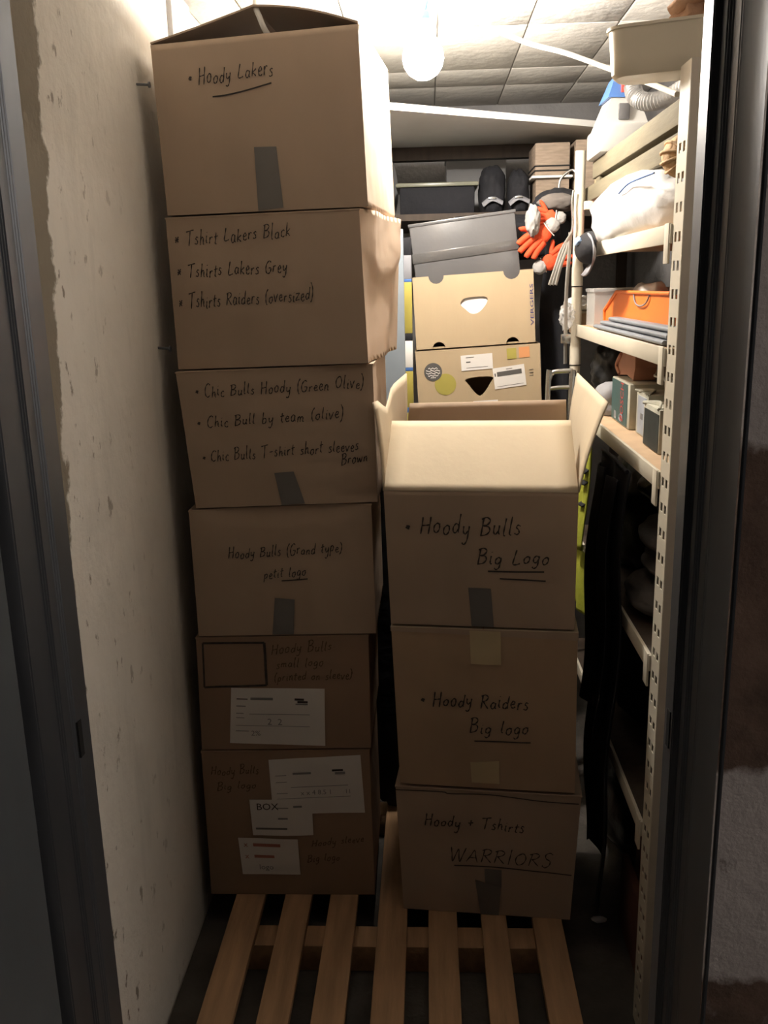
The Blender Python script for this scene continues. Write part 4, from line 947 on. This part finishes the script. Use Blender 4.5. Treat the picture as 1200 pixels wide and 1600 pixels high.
mk('blue_lettering', [(0.194-y*0.45, -0.0012, 0.125+x*0.95) for x, y, z in tv], tf, M['ink_blue'], cr1, local=True)
tt = thing('grey_tote', (0.160, 3.27, 1.602), 'shiny grey plastic tote standing askew in the upper crate', 'tote', None, (0, math.radians(-6.5), 0))
box('tote_body', -0.177, 0.177, -0.09, 0.10, 0.010, 0.395, M['grey_lt'], tt, 0.006, local=True)
box('tape_band', -0.1785, 0.1785, -0.0925, 0.1015, 0.268, 0.300, M['grey_film'], tt, 0.001, local=True)
box('rim', -0.180, 0.180, -0.093, 0.103, 0.386, 0.397, M['grey_lt'], tt, 0.003, local=True)
tag(blob('white_carrier', (0.165, 3.166, 1.705), (0.07, 0.006, 0.045), M['whitebag'], None, 4, 0.2, 2.5, crease=0.2), 'white plastic showing through the handle hole of the upper crate', 'bag')

# tall things between the stacks and crates
tag(box('leaning_panel', -0.19, -0.074, 2.95, 2.97, 0.0, 1.95, M['bluegrey'], None, 0.003), 'tall blue grey panel standing behind the left stack', 'panel')
yr_ = thing('long_carton', (-0.062, 3.10, 0), 'tall narrow yellow and white carton beside the fruit crates', 'carton')
bands = [(0, 1.36, 'yellow'), (1.36, 1.378, 'blue'), (1.378, 1.50, 'yellow'), (1.50, 1.512, 'blue'), (1.512, 1.60, 'white'), (1.60, 1.625, 'blk_cloth'), (1.625, 1.79, 'yellow'), (1.79, 1.80, 'blue'), (1.80, 1.875, 'grey_mid'), (1.875, 1.93, 'blk_cloth')]
for z0, z1, m_ in bands: box('colour_band', -0.078, -0.052, 3.08, 3.125, z0, z1, M[m_], yr_, 0.001)

# dark coat, gloves, white cloth on the right of the crates
ct = thing('dark_coat', (0.43, 3.32, 0.9), 'dark coat hanging between the crates and the rear post', 'coat')
sheet('coat_front', 0.402, 0.492, 1.05, 2.05, 3.30, M['blk_cloth'], ct, 0.03, 40, 24)
blob('coat_shoulder', (0.455, 3.33, 2.03), (0.085, 0.06, 0.06), M['blk_cloth'], ct, 3, 0.2)
tube('coat_hook', [(0.455, 3.33, 2.07), (0.46, 3.33, 2.12), (0.50, 3.33, 2.15), (0.515, 3.32, 2.125)], 0.004, M['chrome'], ct)
def glove(lab, base, dirv, size, seed, mcol):
    g_ = thing('work_glove', base, lab, 'glove', 'orange and white work gloves')
    d = Vector(dirv).normalized(); up_ = Vector((0, 0, 1)); sd = d.cross(up_).normalized(); B = Vector(base)
    side_ = sd.cross(d).normalized()
    bm = bmesh.new()
    def fin(off, l, r, ang):
        dd = (d*math.cos(ang)+side_*math.sin(ang)).normalized()
        p0 = B+d*0.30*size+side_*off
        Vv, Ff = tubevf([p0-dd*0.05*size, p0+dd*l*0.5, p0+dd*l*0.9-up_*0.005, p0+dd*l-up_*0.008], lambda t: r*(1-0.35*t*t), 8, smooth=4)
        vv = [bm.verts.new(v) for v in Vv]
        for f in Ff: bm.faces.new([vv[i] for i in f])
    for k, (o_, l, a) in enumerate(((0.036, 0.40, 0.22), (0.012, 0.48, 0.08), (-0.014, 0.44, -0.06), (-0.036, 0.34, -0.20))):
        fin(o_*size*4.5, l*size, 0.080*size, a)
    fin(0.22*size, 0.30*size, 0.06*size, 1.0)
    mkbm('fingers', bm, mcol, g_, 60)
    blob('palm', B+d*0.16*size, (0.20*size, 0.10*size, 0.20*size), mcol, g_, seed, 0.08)
    blob('cuff', B-d*0.12*size, (0.17*size, 0.10*size, 0.17*size), M['dull_white'], g_, seed+1, 0.12, crease=0.1)
    tube('seam', [B+side_*0.19*size-sd*0.07*size, B-sd*0.11*size+d*0.02*size, B-side_*0.19*size-sd*0.07*size], 0.012*size, M['white'], g_)
    return g_
glove('larger orange glove beside the grey tote', (0.398, 3.15, 1.948), (-0.75, -0.1, -0.65), 0.145, 3, M['orange_cloth'])
glove('upper orange glove just below the black bags', (0.425, 3.17, 1.985), (-1, 0, 0.05), 0.12, 5, M['orange_cloth'])
glove('lower orange glove with white cuff above the crate corner', (0.388, 3.16, 1.835), (0.9, 0.1, 0.42), 0.135, 7, M['orange_cloth'])
tag(blob('white_towel', (0.345, 3.13, 1.975), (0.024, 0.03, 0.050), M['dull_white'], None, 12, 0.18, 3, crease=0.15), 'white rolled towel at the upper right corner of the grey tote', 'towel')
tag(blob('brown_pouch', (0.435, 3.205, 2.035), (0.065, 0.03, 0.03), M['sack'], None, 15, 0.15, 2), 'dull grey pouch above the orange gloves', 'pouch')

# ------------------------------------------------------------------ back of the room
hs = thing('high_shelf', (0.2, 3.4, 2.3), 'high white plank shelf across the back under the ceiling', 'shelf')
mk('plank', [(-0.50, 2.80, 2.312), (0.62, 3.52, 2.312), (0.62, 3.98, 2.312), (-0.66, 3.98, 2.312), (-0.50, 2.80, 2.333), (0.62, 3.52, 2.333), (0.62, 3.98, 2.333), (-0.66, 3.98, 2.333)],
   [(0, 1, 2, 3), (4, 5, 6, 7), (0, 1, 5, 4), (1, 2, 6, 5), (2, 3, 7, 6), (3, 0, 4, 7)], M['white'], hs)
box('bearer', -0.66, 0.93, 3.86, 3.92, 2.262, 2.311, M['dark_wood'], hs)
box('bearer', -0.668, -0.62, 2.98, 4.0, 2.262, 2.311, M['dark_wood'], hs)
sl = thing('back_shelf', (0.13, 3.95, 1.98), 'dark shelf along the back wall carrying totes and bags', 'shelf')
box('board', -0.66, 0.92, 3.54, 4.38, 2.012, 2.035, M['dark_wood'], sl)
for x in (-0.62, 0.2, 0.88): box('leg', x-0.02, x+0.02, 4.30, 4.34, 0, 2.012, M['dark_wood'], sl)
rf = thing('foam_roll', (-0.16, 3.78, 2.036), 'pale grey foam roll at the back left corner', 'foam roll')
tube('roll', [(-0.66, 3.90, 2.148), (-0.40, 3.84, 2.148), (-0.14, 3.78, 2.148)], 0.111, M['grey_foam'], rf, seg=28, smooth=3)
for k in range(3):
    rr = 0.035+0.03*k
    tube('roll_edge', [(-0.136, 3.78+rr*math.cos(a), 2.148+rr*math.sin(a)) for a in [i*math.pi/8 for i in range(16)]], 0.004, M['grey_mid'], rf, closed=True, smooth=2, seg=6)
to = thing('storage_tote', (0.06, 3.65, 2.036), 'dark storage tote with a shiny olive lid under the plank', 'tote')
box('tote_body', -0.10, 0.18, 3.60, 3.85, 2.036, 2.135, M['blk_cloth'], to, 0.006)
box('lid', -0.115, 0.195, 3.59, 3.86, 2.135, 2.150, M['olive'], to, 0.004)
for (x, y, a) in ((-0.02, 3.65, 0.05), (0.04, 3.67, 0.06), (0.09, 3.64, 0.05)): tube('lid_clip', [(x, y, 2.152), (x+a*0.5, y+0.006, 2.154), (x+a, y, 2.152)], 0.0025, M['chrome'], to, seg=6)
gb = thing('grey_carton', (0.21, 4.15, 2.036), 'pale grey carton on the back shelf behind the black bags', 'carton')
box('body', 0.085, 0.335, 4.08, 4.26, 2.036, 2.30, M['grey_foam'], gb, 0.003)
box('lid', 0.080, 0.340, 4.075, 4.265, 2.285, 2.318, M['grey_foam'], gb, 0.003)
for c, r, s_, lab in (((0.248, 3.66, 2.11), (0.050, 0.07, 0.098), 41, 'left of two black sports bags on the back shelf'), ((0.345, 3.64, 2.10), (0.040, 0.065, 0.090), 42, 'right of two black sports bags on the back shelf')):
    bgx = thing('sports_bag', (c[0], c[1], 2.036), lab, 'bag', 'black sports bags')
    blob('bag_body', c, r, M['blk_cloth'], bgx, s_, 0.10, 2.2, floor=2.0365, power=2.8, crease=0.08)
    tube('strap', [(c[0]-0.038, c[1]-0.072, 2.065), (c[0]-0.005, c[1]-0.082, 2.085), (c[0]+0.035, c[1]-0.074, 2.07)], 0.012, M['grey_mid'], bgx, flat=0.4)
    box('zip_tag', c[0]-0.02, c[0]+0.010, c[1]-0.093, c[1]-0.086, 2.082, 2.089, M['chrome'], bgx, 0.002)
tag(blob('black_jacket', (0.25, 3.488, 1.935), (0.30, 0.042, 0.085), M['blk_cloth'], None, 44, 0.25, 2.2), 'black jacket hanging over the front of the back shelf', 'jacket')
pb = thing('paper_bundle', (0.455, 3.58, 2.036), 'brown bundled paper stack with dark bands beside the rear post', 'paper bundle')
box('stack', 0.395, 0.52, 3.53, 3.75, 2.155, 2.268, M['paper_brown'], pb, 0.004, rot=None)
for z in (2.170, 2.186): box('dark_band', 0.393, 0.522, 3.528, 3.752, z, z+0.005, M['black'], pb)
box('white_tray', 0.383, 0.53, 3.52, 3.76, 2.147, 2.155, M['white'], pb, 0.001)
box('lower_stack', 0.40, 0.52, 3.54, 3.74, 2.036, 2.147, M['paper_brown'], pb)
db = thing('brown_carton', (0.60, 3.55, 2.036), 'grey brown carton on the back shelf behind the white tray', 'carton')
box('body', 0.54, 0.70, 3.53, 3.80, 2.036, 2.275, M['paper_brown'], db, 0.003)
box('tape', 0.61, 0.63, 3.528, 3.80, 2.036, 2.277, M['tape_tan'], db)
